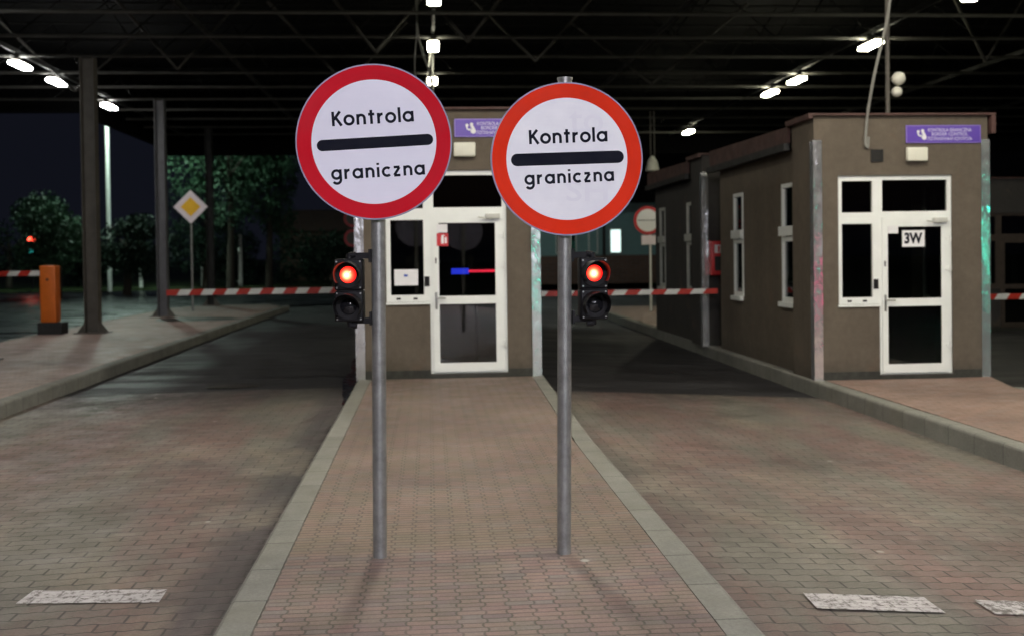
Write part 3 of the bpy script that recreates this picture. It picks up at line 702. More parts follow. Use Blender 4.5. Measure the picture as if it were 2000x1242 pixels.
    mb = MB(); mb.box(dw+f, d0-.08, .06, .066, wz0+.09, 2.07); mb.box(dw+f, d0-.08, .06, .066, 2.22, top-.07); mb.build('pane', M['glass'], win)
    if detail:
        for xx in (dw+.13, d0-.22): mb = MB(); mb.box(xx, xx+.055, fy0-.008, fy0-.001, wz0+.03, wz0+.055); mb.build('drain_cap', M['rubber'], win)
    mb = MB(); mb.box(dw-.01, d0-.0, -.03, .028, wz0-.03, wz0-.002); mb.build('sill', P, win)
    # door frame with transom light
    mb = MB(); frame(mb, d0, de, fy0, fy1, dz0, top, .055, .055, .02, .06); mb.box(d0+.055, de-.055, fy0, fy1, 2.14, 2.23)
    df = mb.build('door_frame', P, t)
    mb = MB(); mb.box(d0+.055, de-.055, .06, .066, 2.23, top-.06); mb.build('pane', M['glass'], df)
    a, b = d0+.045, de-.045
    mb = MB(); ly0, ly1 = fy0-.022, fy0-.002
    frame(mb, a, b, ly0, ly1+.04, dz0+.012, 2.15, .085, .105, .12, .10) if False else None
    frame(mb, a, b, ly0, ly1, dz0+.022, 2.150, .075, .105, .115, .125)
    mb.box(a+.075, b-.105, ly0, ly1, .965, 1.07)
    dr = mb.build('door', P, t)
    mb = MB(); mb.box(a+.075, b-.105, fy0-.014, fy0-.008, 1.07, 2.025); mb.box(a+.075, b-.105, fy0-.014, fy0-.008, dz0+.137, .965); mb.build('pane', M['glass'], dr)
    if detail:
        mb = MB(); mb.rbox(a+.020, a+.052, ly0-.010, ly0-.001, .90, 1.12, .004); mb.tube((a+.036, ly0-.008, 1.05), (a+.036, ly0-.05, 1.05), .009)
        mb.tube((a+.036, ly0-.045, 1.05), (a+.155, ly0-.045, 1.045), .010); mb.build('handle', M['galv'], dr)
        for z in (.40, 1.42, 1.82):
            mb = MB(); mb.tube((b+.012, ly0-.010, z), (b+.012, ly0-.010, z+.085), .014); mb.box(b-.05, b+.03, ly0-.014, ly0-.001, z+.02, z+.062); mb.build('hinge', P, dr)
        mb = MB(); mb.rbox(b-.23, b-.04, ly0-.06, ly0-.001, 2.08, 2.14, .006); mb.tube((b-.13, ly0-.05, 2.075), (b-.33, ly0-.05, 2.10), .008); mb.build('door_closer', M['pvc_old'], dr)
        mb = MB(); mb.rbox(d0-.072, d0-.006, .012, .029, 1.20, 1.33, .006); mb.build('card_reader', M['black'], t)
        mb = MB(); mb.box(a+.026, a+.043, ly0-.006, ly0-.001, 1.50, 1.57); mb.build('lock_plate', M['black'], dr)
    # side windows (with their blind boxes)
    for sgn, xo in ((-1, s0), (1, s1)):
        for k, (ya, yb, z0, z1) in enumerate(wins):
            xa, xb = (xo-.012, xo+.05) if sgn < 0 else (xo-.05, xo+.012)
            mb = MB()
            def bar(y_a, y_b, z_a, z_b, e=0): mb.box(xa-(e if sgn < 0 else 0), xb+(e if sgn > 0 else 0), y_a, y_b, z_a, z_b)
            bar(ya, ya+.065, z0, z1); bar(yb-.065, yb, z0, z1); bar(ya+.065, yb-.065, z0, z0+.07); bar(ya+.065, yb-.065, z1-.06, z1)
            bar(ya+.065, yb-.065, 1.86, 1.93)
            wn = mb.build('side_window', P, t)
            mb = MB(); xg = xo+.02 if sgn < 0 else xo-.026; mb.box(xg, xg+.006, ya+.065, yb-.065, z0+.07, 1.86); mb.box(xg, xg+.006, ya+.065, yb-.065, 1.93, z1-.06); mb.build('pane', M['glass'], wn)
            mb = MB(); 
            if sgn < 0: mb.box(xa-.045, xa-.001, ya-.015, yb+.015, 1.94, 2.08)
            else: mb.box(xb+.001, xb+.045, ya-.015, yb+.015, 1.94, 2.08)
            mb.build('blind_box', P, wn)
            mb = MB(); mb.box(xa-.06 if sgn < 0 else xb+.001, xa-.001 if sgn < 0 else xb+.06, ya-.01, yb+.01, z0-.07, z0); mb.build('sill', P, wn)
    return t
booth('brown rendered control booth in the middle behind the two round signs, white glazed door', -.945, 13.9, 0, .385, .955)
booth('brown rendered control booth on the right pavement with 3W on its white door', 5.10, 13.7, -.12, .325, .885)
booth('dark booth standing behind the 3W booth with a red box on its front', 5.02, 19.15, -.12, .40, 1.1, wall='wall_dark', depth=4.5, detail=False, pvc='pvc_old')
booth('far dark booth at the right edge of the photo beyond the empty lane', 12.25, 23.5, -.30, .30, .885, wall='wall_dark', detail=False, corner=False, pvc='pvc_unlit')

# emergency notices on the doors
def on_wall(name, label, cat, x, y, z, group=None): return thing(name, label, cat, (x, y, z), 0, group)
t = on_wall('door_notice', 'white door notice reading 3W in black', 'notice', 6.455, 13.70, 1.75)
mb = MB(); mb.box(-.155, .155, -.0005, .003, -.115, .105); mb.build('board', M['label_white'], t, (0, 0.0, 0)); mb = MB(); put_text(mb, '3W', 0, .0, -.0015, .19, .008, .25); mb.build('lettering', M['letter_black'], t)
t = on_wall('door_notice', 'small white sheet at the top left of the 3W door glass', 'notice', 6.175, 13.70, 1.865)
mb = MB(); mb.box(-.07, .07, 0, .003, -.05, .05); mb.build('sheet', M['label_white'], t)
t = on_wall('door_notice', 'red square fire extinguisher sticker on the middle booth door', 'sticker', .18, 13.90, 1.81)
mb = MB(); mb.box(-.075, .075, 0, .003, -.085, .08); mb.build('board', M['redbox'], t)
mb = MB(); mb.box(-.018, .018, -.0015, -.0003, -.055, .03); mb.disc(0, .03, .018, -.0017, -.0006, 16); mb.box(-.01, .028, -.0019, -.0008, .045, .058); mb.box(.03, .055, -.0015, -.0003, -.05, .03); mb.build('pictogram', M['label_white'], t)
t = on_wall('door_notice', 'small white sheet above the red sticker on the middle booth door', 'notice', .175, 13.90, 1.955)
mb = MB(); mb.box(-.07, .07, 0, .003, -.055, .055); mb.build('sheet', M['label_white'], t)
t = on_wall('window_notice', 'white printed sheet taped inside the middle booth window, small blue mark', 'notice', -.30, 13.945, 1.32)
mb = MB(); mb.box(-.155, .155, 0, .003, -.105, .105); mb.build('sheet', M['label_white'], t)
mb = MB(); mb.box(-.03, .02, -.0015, -.0003, .01, .04); mb.build('mark', M['blue_mark'], t)

# purple panels and white lamp boxes above the doors
def purple(label, x, y, z):
    t = on_wall('purple_sign', label, 'sign', x, y, z, 'purple border control panels above booth doors')
    mb = MB(); mb.box(0, 1.03, 0, .02, 0, .235); b_ = mb.build('panel', M['purple_edge'], t)
    mb = MB(); mb.box(.012, 1.018, -.002, -.0005, .012, .223); mb.build('face', M['purple'], b_)
    mb = MB(); y_ = -.0035
    put_text(mb, 'KONTROLA GRANICZNA', .60, .172, y_, .062, .0006, .60)
    put_text(mb, 'BORDER CONTROL', .60, .117, y_, .062, .0006, .50)
    put_text(mb, 'ПОГРАНИЧНЫЙ КОНТРОЛЬ', .60, .062, y_, .062, .0006, .62); mb.build('lettering', M['letter_white'], t)
    # white pictogram: an officer leaning over a traveller's papers
    mb = MB(); y1 = -.0025; k = [0]
    def d(x, z, r): k[0] += 1; mb.disc(x, z, r, y1-.0001*k[0]-.0005, y1-.0001*k[0], 20)
    def poly(p): k[0] += 1; mb.prism_xz(p, y1-.0001*k[0]-.0005, y1-.0001*k[0])
    d(.165, .150, .020); d(.225, .163, .021); d(.245, .075, .034)
    poly([(.148, .135), (.170, .130), (.185, .100), (.215, .112), (.205, .080), (.168, .090)])
    poly([(.205, .145), (.245, .150), (.272, .100), (.275, .050), (.250, .045), (.215, .070), (.225, .11)])
    mb.build('pictogram', M['label_white'], t)
purple('purple sign on the middle booth, partly hidden by the right round sign', .355, 13.878, 3.145)
purple('purple sign with white pictogram and three text lines on the 3W booth', 6.355, 13.678, 3.015)
def wall_lamp(label, x, y, z):
    t = on_wall('wall_lamp', label, 'wall lamp', x, y, z, 'unlit white box lamps over the booth doors')
    mb = MB(); mb.rbox(0, .285, .012, .075, 0, .185, .018); mb.build('diffuser', M['cream'], t)
    mb = MB(); mb.rbox(.015, .27, .0755, .098, .012, .172, .004); mb.build('back_plate', M['white'], t)
wall_lamp('white box lamp under the purple sign of the middle booth', .340, 13.80, 2.885)
wall_lamp('white box lamp under the purple sign of the 3W booth', 6.34, 13.60, 2.770)
t = on_wall('vent_grille', 'small dark square vent on the 3W booth wall', 'vent', 5.875, 13.69, 2.77)
mb = MB(); frame(mb, 0, .165, -.012, .009, 0, .165, .015, .015, .015, .015); mb.build('frame', M['rubber'], t)
mb = MB()
for i in range(6): mb.box(.016, .149, -.006, .008, .018+.022*i, .032+.022*i)
mb.build('slats', M['rubber'], t)
# red box on the booth behind
t = on_wall('fire_cabinet', 'red fire box with white label on the dark booth behind the 3W booth', 'cabinet', 5.125, 18.95, 1.18)
mb = MB(); mb.rbox(0, .27, 0, .175, 0, .62, .012); mb.build('cabinet', M['redbox'], t)
mb = MB(); mb.box(.06, .21, -.003, -.001, .40, .55); mb.build('label_plate', M['label_white'], t)
mb = MB(); mb.box(.12, .15, -.005, -.0035, .42, .53); mb.box(.15, .165, -.005, -.0035, .49, .50); mb.build('pictogram', M['redbox'], t)
mb = MB(); mb.box(.06, .20, -.004, -.001, .08, .34); mb.build('door_panel', M['rubber'], t)
# blue and red glow built as a bar behind the glass of the middle door
t = on_wall('light_bar', 'thin light bar, blue then red, glowing behind the middle booth door glass', 'light bar', .30, 14.35, 1.38)
M['bar_blue'] = emit('bar_blue', (.03, .05, 1.0), 1.4); M['bar_red'] = emit('bar_red', (1, .03, .08), 2.2)
mb = MB(); mb.box(0, .235, 0, .02, -.035, .045); mb.build('blue_section', M['bar_blue'], t)
mb = MB()
for i in range(22): mb.box(.237+.019*i, .237+.019*i+.014, 0, .02, -.012, .022)
mb.build('red_section', M['bar_red'], t)
mb = MB(); mb.box(-.01, .67, .021, .05, -.04, .05); mb.build('casing', M['black'], t)
mb = MB(); mb.tube((.33, .035, -.041), (.33, .035, -1.34), .02); mb.build('stand', M['black'], t)

# mast, cable and globes above the 3W booth
t = thing('roof_mast', 'thin grey mast rising from the 3W booth roof to the canopy', 'mast', (6.27, 14.05, 3.43))
mb = MB(); mb.tube((0, 0, 0), (0, 0, 2.62), .030); mb.build('tube', M['column'], t)
mb = MB(); mb.box(-.07, .07, -.07, .07, .0, .012); mb.build('foot', M['column'], t)
t = thing('globe_camera', 'pair of white globes, larger above smaller, beside the mast over the 3W booth', 'globe lamp', (6.36, 14.05, 3.62))
mb = MB(); mb.ball((.06, -.01, .31), .092, 20); mb.build('globe', M['cream'], t)
mb = MB(); mb.ball((.035, -.01, .13), .072, 20); mb.build('globe', M['cream'], t)
mb = MB(); mb.box(-.06, .0, -.01, .01, .12, .14); mb.box(-.06, .0, -.01, .01, .30, .32); mb.build('bracket', M['column'], t)
def cable(label, pts, r=.012, name='hanging_cable'):
    mb = MB(); out = []
    for i in range(len(pts)-1):
        p0 = Vector(pts[max(0, i-1)]); p1 = Vector(pts[i]); p2 = Vector(pts[i+1]); p3 = Vector(pts[min(len(pts)-1, i+2)])
        for k in range(8):
            u = k/8; out.append(.5*((2*p1)+(-p0+p2)*u+(2*p0-5*p1+4*p2-p3)*u*u+(-p0+3*p1-3*p2+p3)*u**3))
    out.append(Vector(pts[-1])); mb.path(out, r, 7); tag(mb.build(name, M['cable'], None), label, 'cable', 'cables hanging from the canopy')
cable('grey cable dropping from the canopy to the 3W booth roof and down its front', [(6.16, 13.5, 5.98), (6.10, 13.5, 5.2), (6.02, 13.5, 4.6), (5.88, 13.55, 3.95), (5.82, 13.62, 3.5), (5.81, 13.665, 3.3), (5.79, 13.665, 3.02), (5.82, 13.665, 2.96), (5.83, 13.665, 3.1)], .020)
cable('pale looping cable left of the middle lamp row, hanging lowest', [(-.15, 20.4, 6.6), (-.16, 20.6, 6.0), (-.06, 20.9, 5.55), (.06, 21.2, 5.25), (.12, 21.7, 4.95), (.13, 22.2, 5.1), (.14, 22.6, 6.0)], .022)
cable('pale thin cable falling straight beside the middle lamp row', [(-.18, 20.2, 6.5), (-.17, 20.5, 5.9), (-.22, 20.8, 5.4), (-.20, 21.2, 5.1), (-.05, 21.8, 4.95), (.1, 22.4, 5.9)], .014)

# ------------------------------------------------------------------ canopy: space frame roof
cp = thing('canopy_roof', 'huge dark steel canopy with trusses and purlins covering the lanes', 'canopy', (0, 0, 6.0))
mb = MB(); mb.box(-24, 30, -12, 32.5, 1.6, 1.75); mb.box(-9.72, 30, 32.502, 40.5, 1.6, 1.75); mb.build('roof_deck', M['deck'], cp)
mb = MB(); mb.box(-24, -9.73, 32.51, 32.6, -.02, 1.9); mb.box(-9.73, 30, 40.51, 40.6, -.55, 1.9); mb.box(-9.83, -9.735, 32.61, 40.5, -.30, 1.9); mb.build('fascia', M['deck'], cp)
ys = [17.45+2.13*i for i in range(-13, 11)]
for k, yy in enumerate(ys):
    xl = -23.5 if yy < 32 else -9.5
    mb = MB(); mb.tube((xl, yy, .05), (29, yy, .05), .038, n=8, caps=False); mb.build('bottom_chord', M['chord'], cp); mb = MB(); mb.tube((xl, yy+1.06, 1.45), (29, yy+1.06, 1.45), .03, n=6, caps=False)
    if yy > 12:
        x = xl; 
        while x < 20:
            mb.tube((x, yy, .05), (x+1.1, yy+1.06, 1.45), .013, n=6, caps=False)
            if k % 2: mb.tube((x+2.2, yy, .05), (x+1.1, yy+1.06, 1.45), .013, n=6, caps=False)
            x += 2.2
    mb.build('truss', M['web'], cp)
for k, xx in enumerate([-21.5, -15.1, -8.86, -4.4, .15, 4.8, 9.3, 13.8, 18.4]):
    mb = MB(); y1 = 32.3 if xx < -9.7 else 40.3; mb.box(xx-.03, xx+.03, -10, y1, .10, .20); mb.build('rail', M['steel_dark'], cp)
# big sloping struts, in pairs like branches
for k, (x, y, dx, h) in enumerate([(-2.4, 20, 1.4, 1.2), (3.9, 21, -1.6, 1.2), (-6.6, 22, 1.3, 1.0), (-3.5, 24.0, 1.6, 1.2), (2.2, 19, -1.4, 1.2), (7.4, 24, -2.0, 1.2), (10.5, 21, 1.6, 1.2), (-9.9, 25, 1.5, 1.1)]):
    mb = MB(); mb.tube((x, y, 1.3), (x+dx, y+1.2, -.35), .04, .03); mb.tube((x+dx*1.9, y+2.1, 1.3), (x+dx, y+1.2, -.35), .03); mb.build('strut', M['strut'], cp)

# canopy lamps
def lamp_mat(name, c, s): return emit(name, c, s)
LM = {'w': lamp_mat('lamp_warm', (1.0, .96, .74), 20*LAMP_W), 'r': lamp_mat('lamp_right', (1.0, .96, .72), 80*LAMP_W), 'c': lamp_mat('lamp_cool', (.97, .97, .94), 70*LAMP_W),
      'W': lamp_mat('fill_warm', (1.0, .93, .74), 270*LAMP_W), 'C': lamp_mat('fill_cool', (.90, .90, 1.0), 70*LAMP_W), 'M': lamp_mat('fill_mid', (1.0, .92, .77), 190*LAMP_W), 'B': lamp_mat('fill_rear', (.92, .90, 1.0), 1600*LAMP_W)}  # fill lamps, added out of view to light signs, ground and booth fronts
def lamp(label, x, y, z=5.92, kind='w', tilt=0):
    t = thing('canopy_lamp', label, 'lamp', (x, y, z), 0, 'lamps hanging in rows under the canopy')
    t.rotation_euler = (0, tilt, 0)
    mb = MB(); mb.rbox(-.115, .115, -.42, .42, -.075, .0, .035); mb.build('diffuser', LM[kind], t)
    mb = MB(); mb.rbox(-.08, .08, -.38, .38, .004, .06, .02); mb.build('housing', M['column'], t)
    mb = MB(); mb.tube((0, 0, .07), (0, 0, .19), .014); mb.build('hanger', M['column'], t)
    return t
off = 'added unseen lamp, out of the picture towards the viewer'
for i, yy in enumerate((21.85, 26.19)):
    lamp(['square glowing lamp in the middle row straight above the left round sign', 'small glowing lamp in the middle row touching the left round sign edge'][i], .15, yy)
lamp('glowing lamp in the middle row cut by the top edge of the photo', .15, 17.75)
for y, l in ((17.25, 'lamp at the top right corner with a bright glint'), (21.64, 'largest tilted glowing lamp on the right, left of the mast'), (26.12, 'second tilted lamp from the mast in the right row'), (28.23, 'third tilted lamp in the right row, close left of the second'), (37.3, 'farthest small lamp of the right row, above the low dark roof')): lamp(l, 9.3, y, kind='r')
for y, l in ((24.06, 'leftmost glowing lamp near the left edge of the photo'), (26.32, 'bluish glowing lamp left of the tall brown column'), (30.52, 'lamp between the brown column and the grey column')): lamp(l, -8.86, y, kind='c')
for x, y, k in ((4.8, -9.5, 'B'), (.15, -6.0, 'B'), (.15, .6, 'C'), (.15, 9.3, 'M'), (-4.4, 8.5, 'M'), (4.8, 6.0, 'M'), (4.8, 10.5, 'M'), (9.3, 8.0, 'W'), (-8.86, 9.0, 'c'), (-8.86, 18.2, 'c')): lamp(off, x, y, kind=k)  # unseen lamps added overhead and behind the camera, most stronger than the visible ones

# columns of the canopy
def column(label, x, y, mat, flip=1, h=6.05, w=.30):
    t = thing('support_column', label, 'column', (x, y, 0), 0, 'steel columns of the canopy on the left pavement')
    mb = MB(); a = w/2; mb.box(-a, -a+.02, -.14, .14, 0, h) ; mb.box(a-.02, a, -.14, .14, 0, h); mb.box(-a+.021, a-.021, -.006, .006, 0, h); mb.build('shaft', mat, t)
    mb = MB(); n = 4
    for s_ in (1, -1):
        mb.prism_xz([(s_*(a+.001), 0.02), (s_*(a+.18), .02), (s_*(a+.03), .22), (s_*(a+.001), .34)][::s_], -.012, .012)
        mb.prism_xz([(s_*(a+.001), 0.02), (s_*(a+.16), .02), (s_*(a+.03), .2), (s_*(a+.001), .28)][::s_], -.12, -.10)
    mb.box(-a-.2, a+.2, -.24, .24, 0, .02); mb.build('base_gusset', M['column'], t)
    return t
column('tall brown column with a pale left edge beside the orange barrier post', -7.40, 24.0, M['column'])
column('tall grey column left of the yellow diamond sign', -7.42, 30.3, M['column_blue'], w=.27)
column('dark distant column right of the yellow diamond sign', -7.45, 37.0, M['steel_dark'], w=.22)
column('column whose flared foot shows at the left photo edge', -7.34, 17.75, M['steel_dark'])

# ------------------------------------------------------------------ barriers
def arm(label, xa, xb, y, z, post, group='red and white barriers', zr=0.0, H_=.11):
    """arm from the tip xa to the post end xb"""
    t = thing('barrier', label, 'barrier', (xb, y, 0), 0, group); L = xb-xa; s_ = 1 if L > 0 else -1
    n = 2*int(abs(L)/.44); st = abs(L)/n; sl = .07; hh = H_/2; mb = MB(); vs = []
    for i in range(n+1):
        x = -s_*(abs(L)-i*st); k = 0 if i in (0, n) else sl*.5
        vs += [(x-k, -.03, z-hh), (x-k, .03, z-hh), (x+k, .03, z+hh), (x+k, -.03, z+hh)]
    for i in range(n):
        mb.cur = i % 2; a = 4*i
        mb.add(vs[a:a+8], [(j_, (j_+1) % 4, 4+(j_+1) % 4, 4+j_) for j_ in range(4)])
    mb.cur = 0; mb.add(vs[:4], [(0, 1, 2, 3)]); mb.add(vs[-4:], [(3, 2, 1, 0)])
    mb.build('arm', [M['arm_red'], M['white']], t)
    if post:
        pm, px0, px1, pz0, pz1 = post
        mb = MB(); mb.rbox(px0, px1, -.16, .16, pz0, pz1, .012); b_ = mb.build('post', pm, t)
        mb = MB(); mb.box(px0-.05, px1+.06, -.2, .2, -.01, pz0); mb.build('base', M['rubber'], t)
        mb = MB(); mb.rbox((px0+px1)/2-.05, (px0+px1)/2+.05, -.175, -.161, pz1-.30, pz1-.22, .004); mb.build('lock_cover', M['orange'], b_)
    return t
arm('long barrier across the left lane, its tip by the grey column', -4.98, -.55, 20.6, .965, (M['orange'], -.05, .25, .12, 1.05))
arm('barrier across the right lane behind the right signal, tip before the dark booth', 5.13, 1.35, 18.6, .905, (M['orange'], -.3, .0, .12, 1.05), H_=.09)
t = arm('barrier with orange post and black foot at the left photo edge', -12.6, -8.50, 24.0, 1.33, None)
mb = MB(); mb.rbox(.03, .36, -.16, .16, .26, 1.49, .015); b_ = mb.build('post', M['orange'], t)
mb = MB(); mb.box(-.02, .49, -.22, .22, 0, .255); mb.build('base', M['rubber'], t)
mb = MB(); mb.tube((.19, -.161, 1.19), (.19, -.168, 1.19), .03); mb.build('lock', M['rubber'], b_)
arm('short piece of barrier at the right photo edge beyond the 3W booth', 9.6, 12.4, 18.6, .72, None, H_=.10)

# ------------------------------------------------------------------ far signs
t = thing('priority_sign', 'yellow and white diamond sign on a thin pole at the left', 'road sign', (-7.30, 33.4, 0))
mb = MB(); mb.tube((0, .02, 0), (0, .02, 2.75), .032); mb.build('pole', M['galv'], t)
mb = MB(); h_ = .52; mb.prism_xz([(0, 3.2-h_), (h_, 3.2), (0, 3.2+h_), (-h_, 3.2)], -.03, -.022); p_ = mb.build('sign_plate', M['pink_white'], t)
mb = MB(); h_ = .30; mb.prism_xz([(0, 3.2-h_), (h_, 3.2), (0, 3.2+h_), (-h_, 3.2)], -.034, -.031); mb.build('yellow_field', M['yellow'], p_)
t = thing('far_round_sign', 'small bright round red-ringed sign with plate, by the dark booth corner', 'road sign', (6.55, 31.0, -.12))
mb = MB(); mb.tube((0, .03, 0), (0, .03, 3.0), .035); mb.build('pole', M['white'], t)
M['sign_glow'] = plain('bright_foil', (.82, .82, .82), .4, var=.03)
mb = MB(); mb.disc(-.08, 2.68, .42, -.03, -.02, 48); p_ = mb.build('sign_plate', M['redbox'], t)
mb = MB(); mb.disc(-.08, 2.68, .335, -.034, -.031, 48); mb.build('white_field', M['sign_glow'], p_)
mb = MB(); mb.box(-.38, .22, -.037, -.0345, 2.67, 2.69); mb.build('black_bar', M['letter_black'], p_)
mb = MB(); mb.box(-.27, .25, -.03, -.02, 1.96, 2.24); mb.build('lower_plate', M['pink_white'], t)
t = thing('far_round_sign', 'dim pair of round red-ringed signs just left of the left pole', 'road sign', (-3.25, 46.0, -.1))
mb = MB(); mb.tube((0, .03, 0), (0, .03, 3.8), .04); mb.build('pole', M['steel_dark'], t)
for z in (3.35, 2.5):
    mb = MB(); mb.disc(0, z, .38, -.03, -.02, 40); p_ = mb.build('sign_plate', M['redbox'], t)
    mb = MB(); mb.disc(0, z, .27, -.034, -.031, 40); mb.build('field', M['column'], p_)
t = thing('traffic_light', 'tiny distant traffic light, red over green, at the far left', 'traffic light', (-21.9, 60.5, 0))
mb = MB(); mb.rbox(-.22, .22, 0, .25, 1.75, 3.15, .04); mb.build('housing', M['black'], t)
mb = MB(); mb.tube((0, .12, 0), (0, .12, 1.74), .06); mb.build('pole', M['black'], t)
mb = MB(); mb.disc(0, 2.72, .20, -.03, -.002, 24); mb.build('lens', M['far_red'], t)
mb = MB(); mb.disc(-.04, 2.15, .12, -.03, -.002, 24); mb.build('lens', M['far_green'], t)
# hanging horn over the low roofs, box on the canopy edge
t = thing('hanging_speaker', 'pale bell-shaped fitting hanging below the canopy left of the dark booth', 'loudspeaker', (7.06, 33.0, 4.3))
mb = MB(); mb.tube((0, 0, -.12), (0, 0, .18), .22, .15, 20); mb.tube((0, 0, .18), (0, 0, .34), .15, .05, 20); mb.build('bell', M['cream'], t)
mb = MB(); mb.tube((-.05, 0, .3), (-.05, 0, 1.75), .02); mb.tube((.07, 0, .3), (.07, 0, 1.75), .02); mb.build('hanger', M['column'], t)
t = thing('floodlight', 'dark unlit box light under the canopy edge at the far left', 'floodlight', (-12.6, 31.8, 5.55))
mb = MB(); mb.rbox(-.22, .22, -.12, .12, -.12, .22, .02); mb.build('housing', M['black'], t)
mb = MB(); mb.tube((0, 0, .22), (0, 0, .47), .03); mb.build('bracket', M['black'], t)

# ------------------------------------------------------------------ street lamps beyond the canopy
def street_lamp(label, x, y, h, en, col=(.74, 1.0, .86)):
    t = thing('street_lamp', label, 'street lamp', (x, y, 0), 0, 'street lamps beyond the canopy')
    mb = MB(); mb.tube((0, 0, 0), (0, 0, h), .11, .10, 14); mb.build('pole', M['white'], t)
    mb = MB(); mb.tube((0, 0, h), (.9, -1.8, h+.25), .06, .05); mb.build('lamp_arm', M['white'], t)
    mb = MB(); mb.rbox(.7, 1.1, -2.5, -1.7, h+.24, h+.40, .05); mb.build('head', M['white'], t)
    mb = MB(); mb.rbox(.74, 1.06, -2.45, -1.75, h+.17, h+.235, .03); mb.build('diffuser', emit('street_lamp_glow', col, en), t)
street_lamp('pale tall lamp post lit mint green, between the two nearer columns', -16.1, 55, 10.6, 950)
street_lamp('added unseen lamp post lighting the teal building, hidden behind the middle booth', 4.9, 51.5, 8.6, 150, (.90, 1.0, .94))  # lamp put in out of sight to brighten the office building

# ------------------------------------------------------------------ trees
def crown_mb(c, rx, ry, rz_, n, leaf, seed, lumps=9):
    rr = random.Random(seed); mb = MB(); cen = []
    for i in range(lumps):
        a = rr.uniform(0, 6.28); u = rr.uniform(-.75, .9); k = math.sqrt(max(0, 1-u*u))*rr.uniform(.35, .8)
        cen.append((c[0]+rx*k*math.cos(a), c[1]+ry*k*math.sin(a), c[2]+rz_*u*.7, rr.uniform(.32, .55)))
    cen.append((c[0], c[1], c[2], .6))
    for i in range(n):
        cx, cy, cz, s_ = rr.choice(cen)
        d = Vector((rr.gauss(0, 1), rr.gauss(0, 1), rr.gauss(0, 1))).normalized()*rr.uniform(.55, 1.05)*s_
        p = Vector((cx+d.x*rx, cy+d.y*ry, cz+d.z*rz_))
        a = Vector((rr.gauss(0, 1), rr.gauss(0, 1), rr.gauss(0, 1))).normalized()*leaf*rr.uniform(.6, 1.3); b = a.orthogonal().normalized()*leaf*rr.uniform(.3, .7)
        b.rotate(Matrix.Rotation(rr.uniform(0, 6.28), 3, a.normalized()))
        mb.add([p-a, p-b*.8, p+a, p+b*.8], [(0, 1, 2, 3)])
    return mb
def tree(label, x, y, h, rx, rz_, n, seed, low=.3, leaf=.12, mat='leaf_unlit'):
    t = thing('tree', label, 'tree', (x, y, 0), 0, 'trees beyond the canopy')
    rr = random.Random(seed+99); mb = MB(); top = h-rz_
    mb.tube((0, 0, -.1), (.1, 0, top*.6), .22, .15, 10); mb.tube((.1, 0, top*.6), (0, .1, top+.2*rz_), .15, .07, 8)
    for i in range(6):
        a = rr.uniform(0, 6.28); z = top*rr.uniform(.5, .95); mb.tube((.08, 0, z), (rx*.6*math.cos(a), rx*.6*math.sin(a), z+rz_*.7), .07, .02, 6)
    mb.build('trunk', M['trunk'], t); crown_mb((0, 0, h-rz_), rx, rx, rz_, n, leaf, seed).build('crown', M[mat], t)
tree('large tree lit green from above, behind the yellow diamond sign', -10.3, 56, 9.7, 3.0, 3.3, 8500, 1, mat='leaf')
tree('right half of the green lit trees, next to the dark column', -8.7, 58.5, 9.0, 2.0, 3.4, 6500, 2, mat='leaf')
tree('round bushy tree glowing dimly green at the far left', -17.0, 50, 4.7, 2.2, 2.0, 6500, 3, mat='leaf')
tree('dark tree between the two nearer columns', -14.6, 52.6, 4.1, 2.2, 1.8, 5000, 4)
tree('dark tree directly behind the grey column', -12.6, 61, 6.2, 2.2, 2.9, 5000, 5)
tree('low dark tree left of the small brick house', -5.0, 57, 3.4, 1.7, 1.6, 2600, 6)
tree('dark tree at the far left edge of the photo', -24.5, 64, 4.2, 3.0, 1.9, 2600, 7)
for i, (x, y, h, r_, l) in enumerate([(-20.5, 66, 3.6, 2.6, 'low bush row piece behind the tiny traffic light'), (-13, 68, 3.8, 3.4, 'low bush between brown column and grey column'), (-8, 67, 3.4, 2.6, 'low bush behind the diamond sign pole'), (0.5, 70, 3.4, 3.0, 'low dark bush near the left signal'), (-31, 68, 4.5, 4, 'dark bush beyond the left photo edge')]):
    t = thing('bush', l, 'bush', (x, y, 0), 0, 'dark bushes along the verge'); crown_mb((0, 0, h*.45), r_, 1.6, h*.55, 3000, .14, 30+i).build('foliage', M['leaf_unlit'], t)
# white bollards on the verge
for x, y, z0, z1, w_, l in [(-10.75, 61.6, 0, 2.9, .13, 'bright white post on the verge right of the dark column'), (-12.9, 61.8, 0, 2.3, .12, 'short white post on the verge left of the dark column'), (-16.3, 61.6, 0, 2.1, .12, 'dim white post left of the grey column')]:
    t = thing('white_post', l, 'post', (x, y, z0), 0, 'white posts on the verge'); mb = MB(); mb.tube((0, 0, 0), (0, 0, z1), w_, w_*.8, 12); mb.build('post', M['white'], t)
    mb = MB(); mb.tube((0, 0, z1), (0, 0, z1+.05), w_*.9, w_*.3, 12); mb.build('cap', M['white'], t)

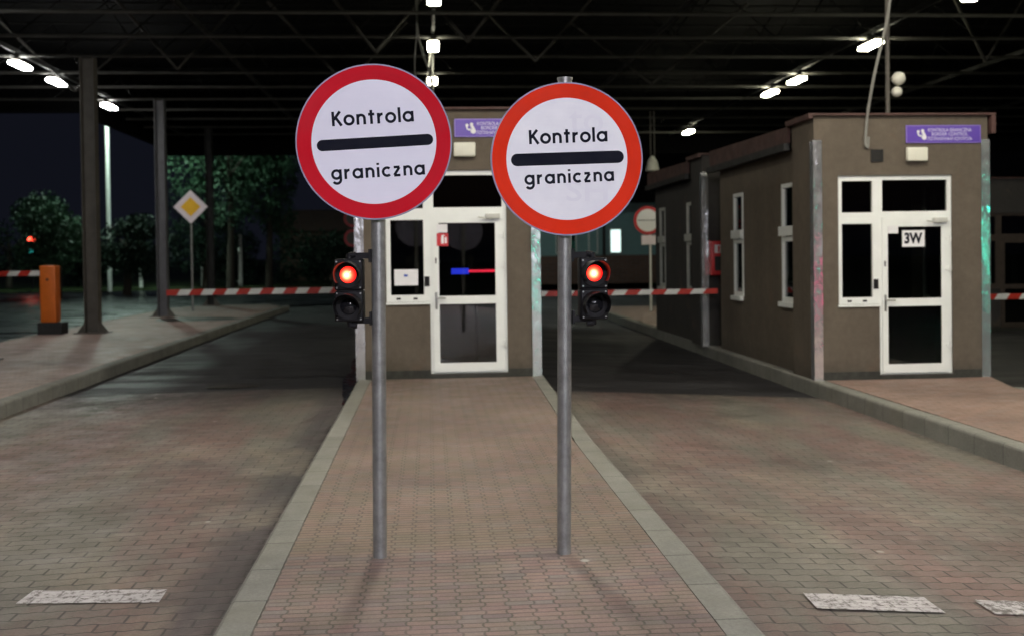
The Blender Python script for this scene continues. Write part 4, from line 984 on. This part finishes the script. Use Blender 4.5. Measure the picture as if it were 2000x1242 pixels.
# ------------------------------------------------------------------ far buildings
t = thing('brick_house', 'low dark brick house in the distance left of the left signal', 'house', (-8.0, 74, 0))
mb = MB(); holed(mb, 'y', 0, .3, -2.2, 5.5, 0, 3.4, [(-.8, .2, 1.2, 2.4), (2.6, 3.6, 1.2, 2.4)]); mb.box(-2.2, -1.9, .31, 6, 0, 3.4); mb.box(5.2, 5.5, .31, 6, 0, 3.4); mb.build('wall', M['brick'], t)
mb = MB(); mb.add([(-2.6, -.4, 3.4), (5.9, -.4, 3.4), (5.9, 6.3, 3.4), (-2.6, 6.3, 3.4), (-2.0, 3, 5.0), (5.3, 3, 5.0)], [(0,1,5,4), (1,2,5), (2,3,4,5), (3,0,4), (0,3,2,1)]); mb.build('roof', M['brick'], t)
for x in (-.8, 2.6):
    mb = MB(); frame(mb, x, x+1, .1, .16, 1.2, 2.4, .06, .06, .06, .06); f_ = mb.build('window', M['pvc_old'], t); mb = MB(); mb.box(x+.06, x+.94, .12, .13, 1.26, 2.34); mb.build('pane', M['dead_lens'], f_)
t = thing('office_building', 'distant teal building with one lit window and brick base, behind the right signal', 'building', (6.6, 56, 0))
mb = MB(); mb.box(-3, 9.8, .05, 8, 0, 1.5); mb.build('base_wall', M['brick'], t)
mb = MB(); mb.box(-3, 5.75, .1, 8, 1.502, 4.29); mb.build('upper_wall', M['teal_wall'], t)
mb = MB(); mb.box(5.76, 9.8, .08, 8, 1.502, 4.29); mb.build('end_wall', M['pale_wall'], t)
mb = MB(); mb.box(-3.2, 10, -.6, 8.2, 4.3, 9.5); mb.build('roof', M['deck'], t)
for x0_, x1_, lit in ((-1.8, -.8, 0), (.6, 1.3, 1), (3.05, 3.35, 1)):
    pass
def bwin(x0_, x1_, z0_, z1_, mat):
    mb = MB(); frame(mb, x0_-.06, x1_+.06, .03, .095, z0_-.06, z1_+.06, .06, .06, .06, .06); f_ = mb.build('window', M['pvc_old'], t)
    mb = MB(); mb.box(x0_, x1_, .05, .09, z0_, z1_); mb.build('pane', mat, f_)
bwin(3.10, 3.62, 1.66, 2.85, M['lit_window']); bwin(1.95, 2.35, 1.66, 3.0, M['teal_wall']); bwin(.2, 1.2, 1.66, 3.0, M['dead_lens'])
mb = MB(); mb.box(2.65, 2.8, -.02, .08, 1.5, 4.29); mb.box(5.6, 5.75, -.02, .08, 1.5, 4.29); mb.build('pilaster', M['steel_dark'], t)

t = thing('warehouse', 'long dark building closing the view behind the far booth at the right', 'building', (17.5, 60, -.3))
mb = MB(); mb.box(0, 50, 0, 12, 0, 9.5); mb.build('wall', M['wall_dark'], t)
mb = MB(); mb.box(-.3, 50.3, -.5, 12.3, 9.51, 9.8); mb.build('roof', M['deck'], t)
# green signals facing the booths and an added red one, seen only as reflections in the polished corner guards
M['added_rose_lens'] = emit('added_red_lens', (1.0, .05, .22), 13); M['green_lens'] = emit('lit_green_lens', (.02, .95, .60), 40)  # rose lens: unseen signal added to give a corner guard its red reflection
for x, y, z, mt in ((3.9, -9.5, 1.25, 'green_lens'), (15.6, -2.0, 2.0, 'green_lens'), (10.6, -1.0, 1.0, 'added_rose_lens')):
    t = thing('lane_signal', 'unseen lit lane signal facing the booths, behind the viewer', 'traffic light', (x, y, rz(x) if x < 5 else -.3), 0, 'lane signals behind the viewer')
    mb = MB(); mb.rbox(-.22, .22, -.12, .0, z-.22, z+.65, .03); mb.build('housing', M['black'], t)
    mb = MB(); mb.disc(0, z, .19, .002, .03, 32); mb.build('lens', M[mt], t)
    mb = MB(); mb.tube((0, -.16, 0), (0, -.16, z+.5), .05); mb.build('pole', M['galv'], t)
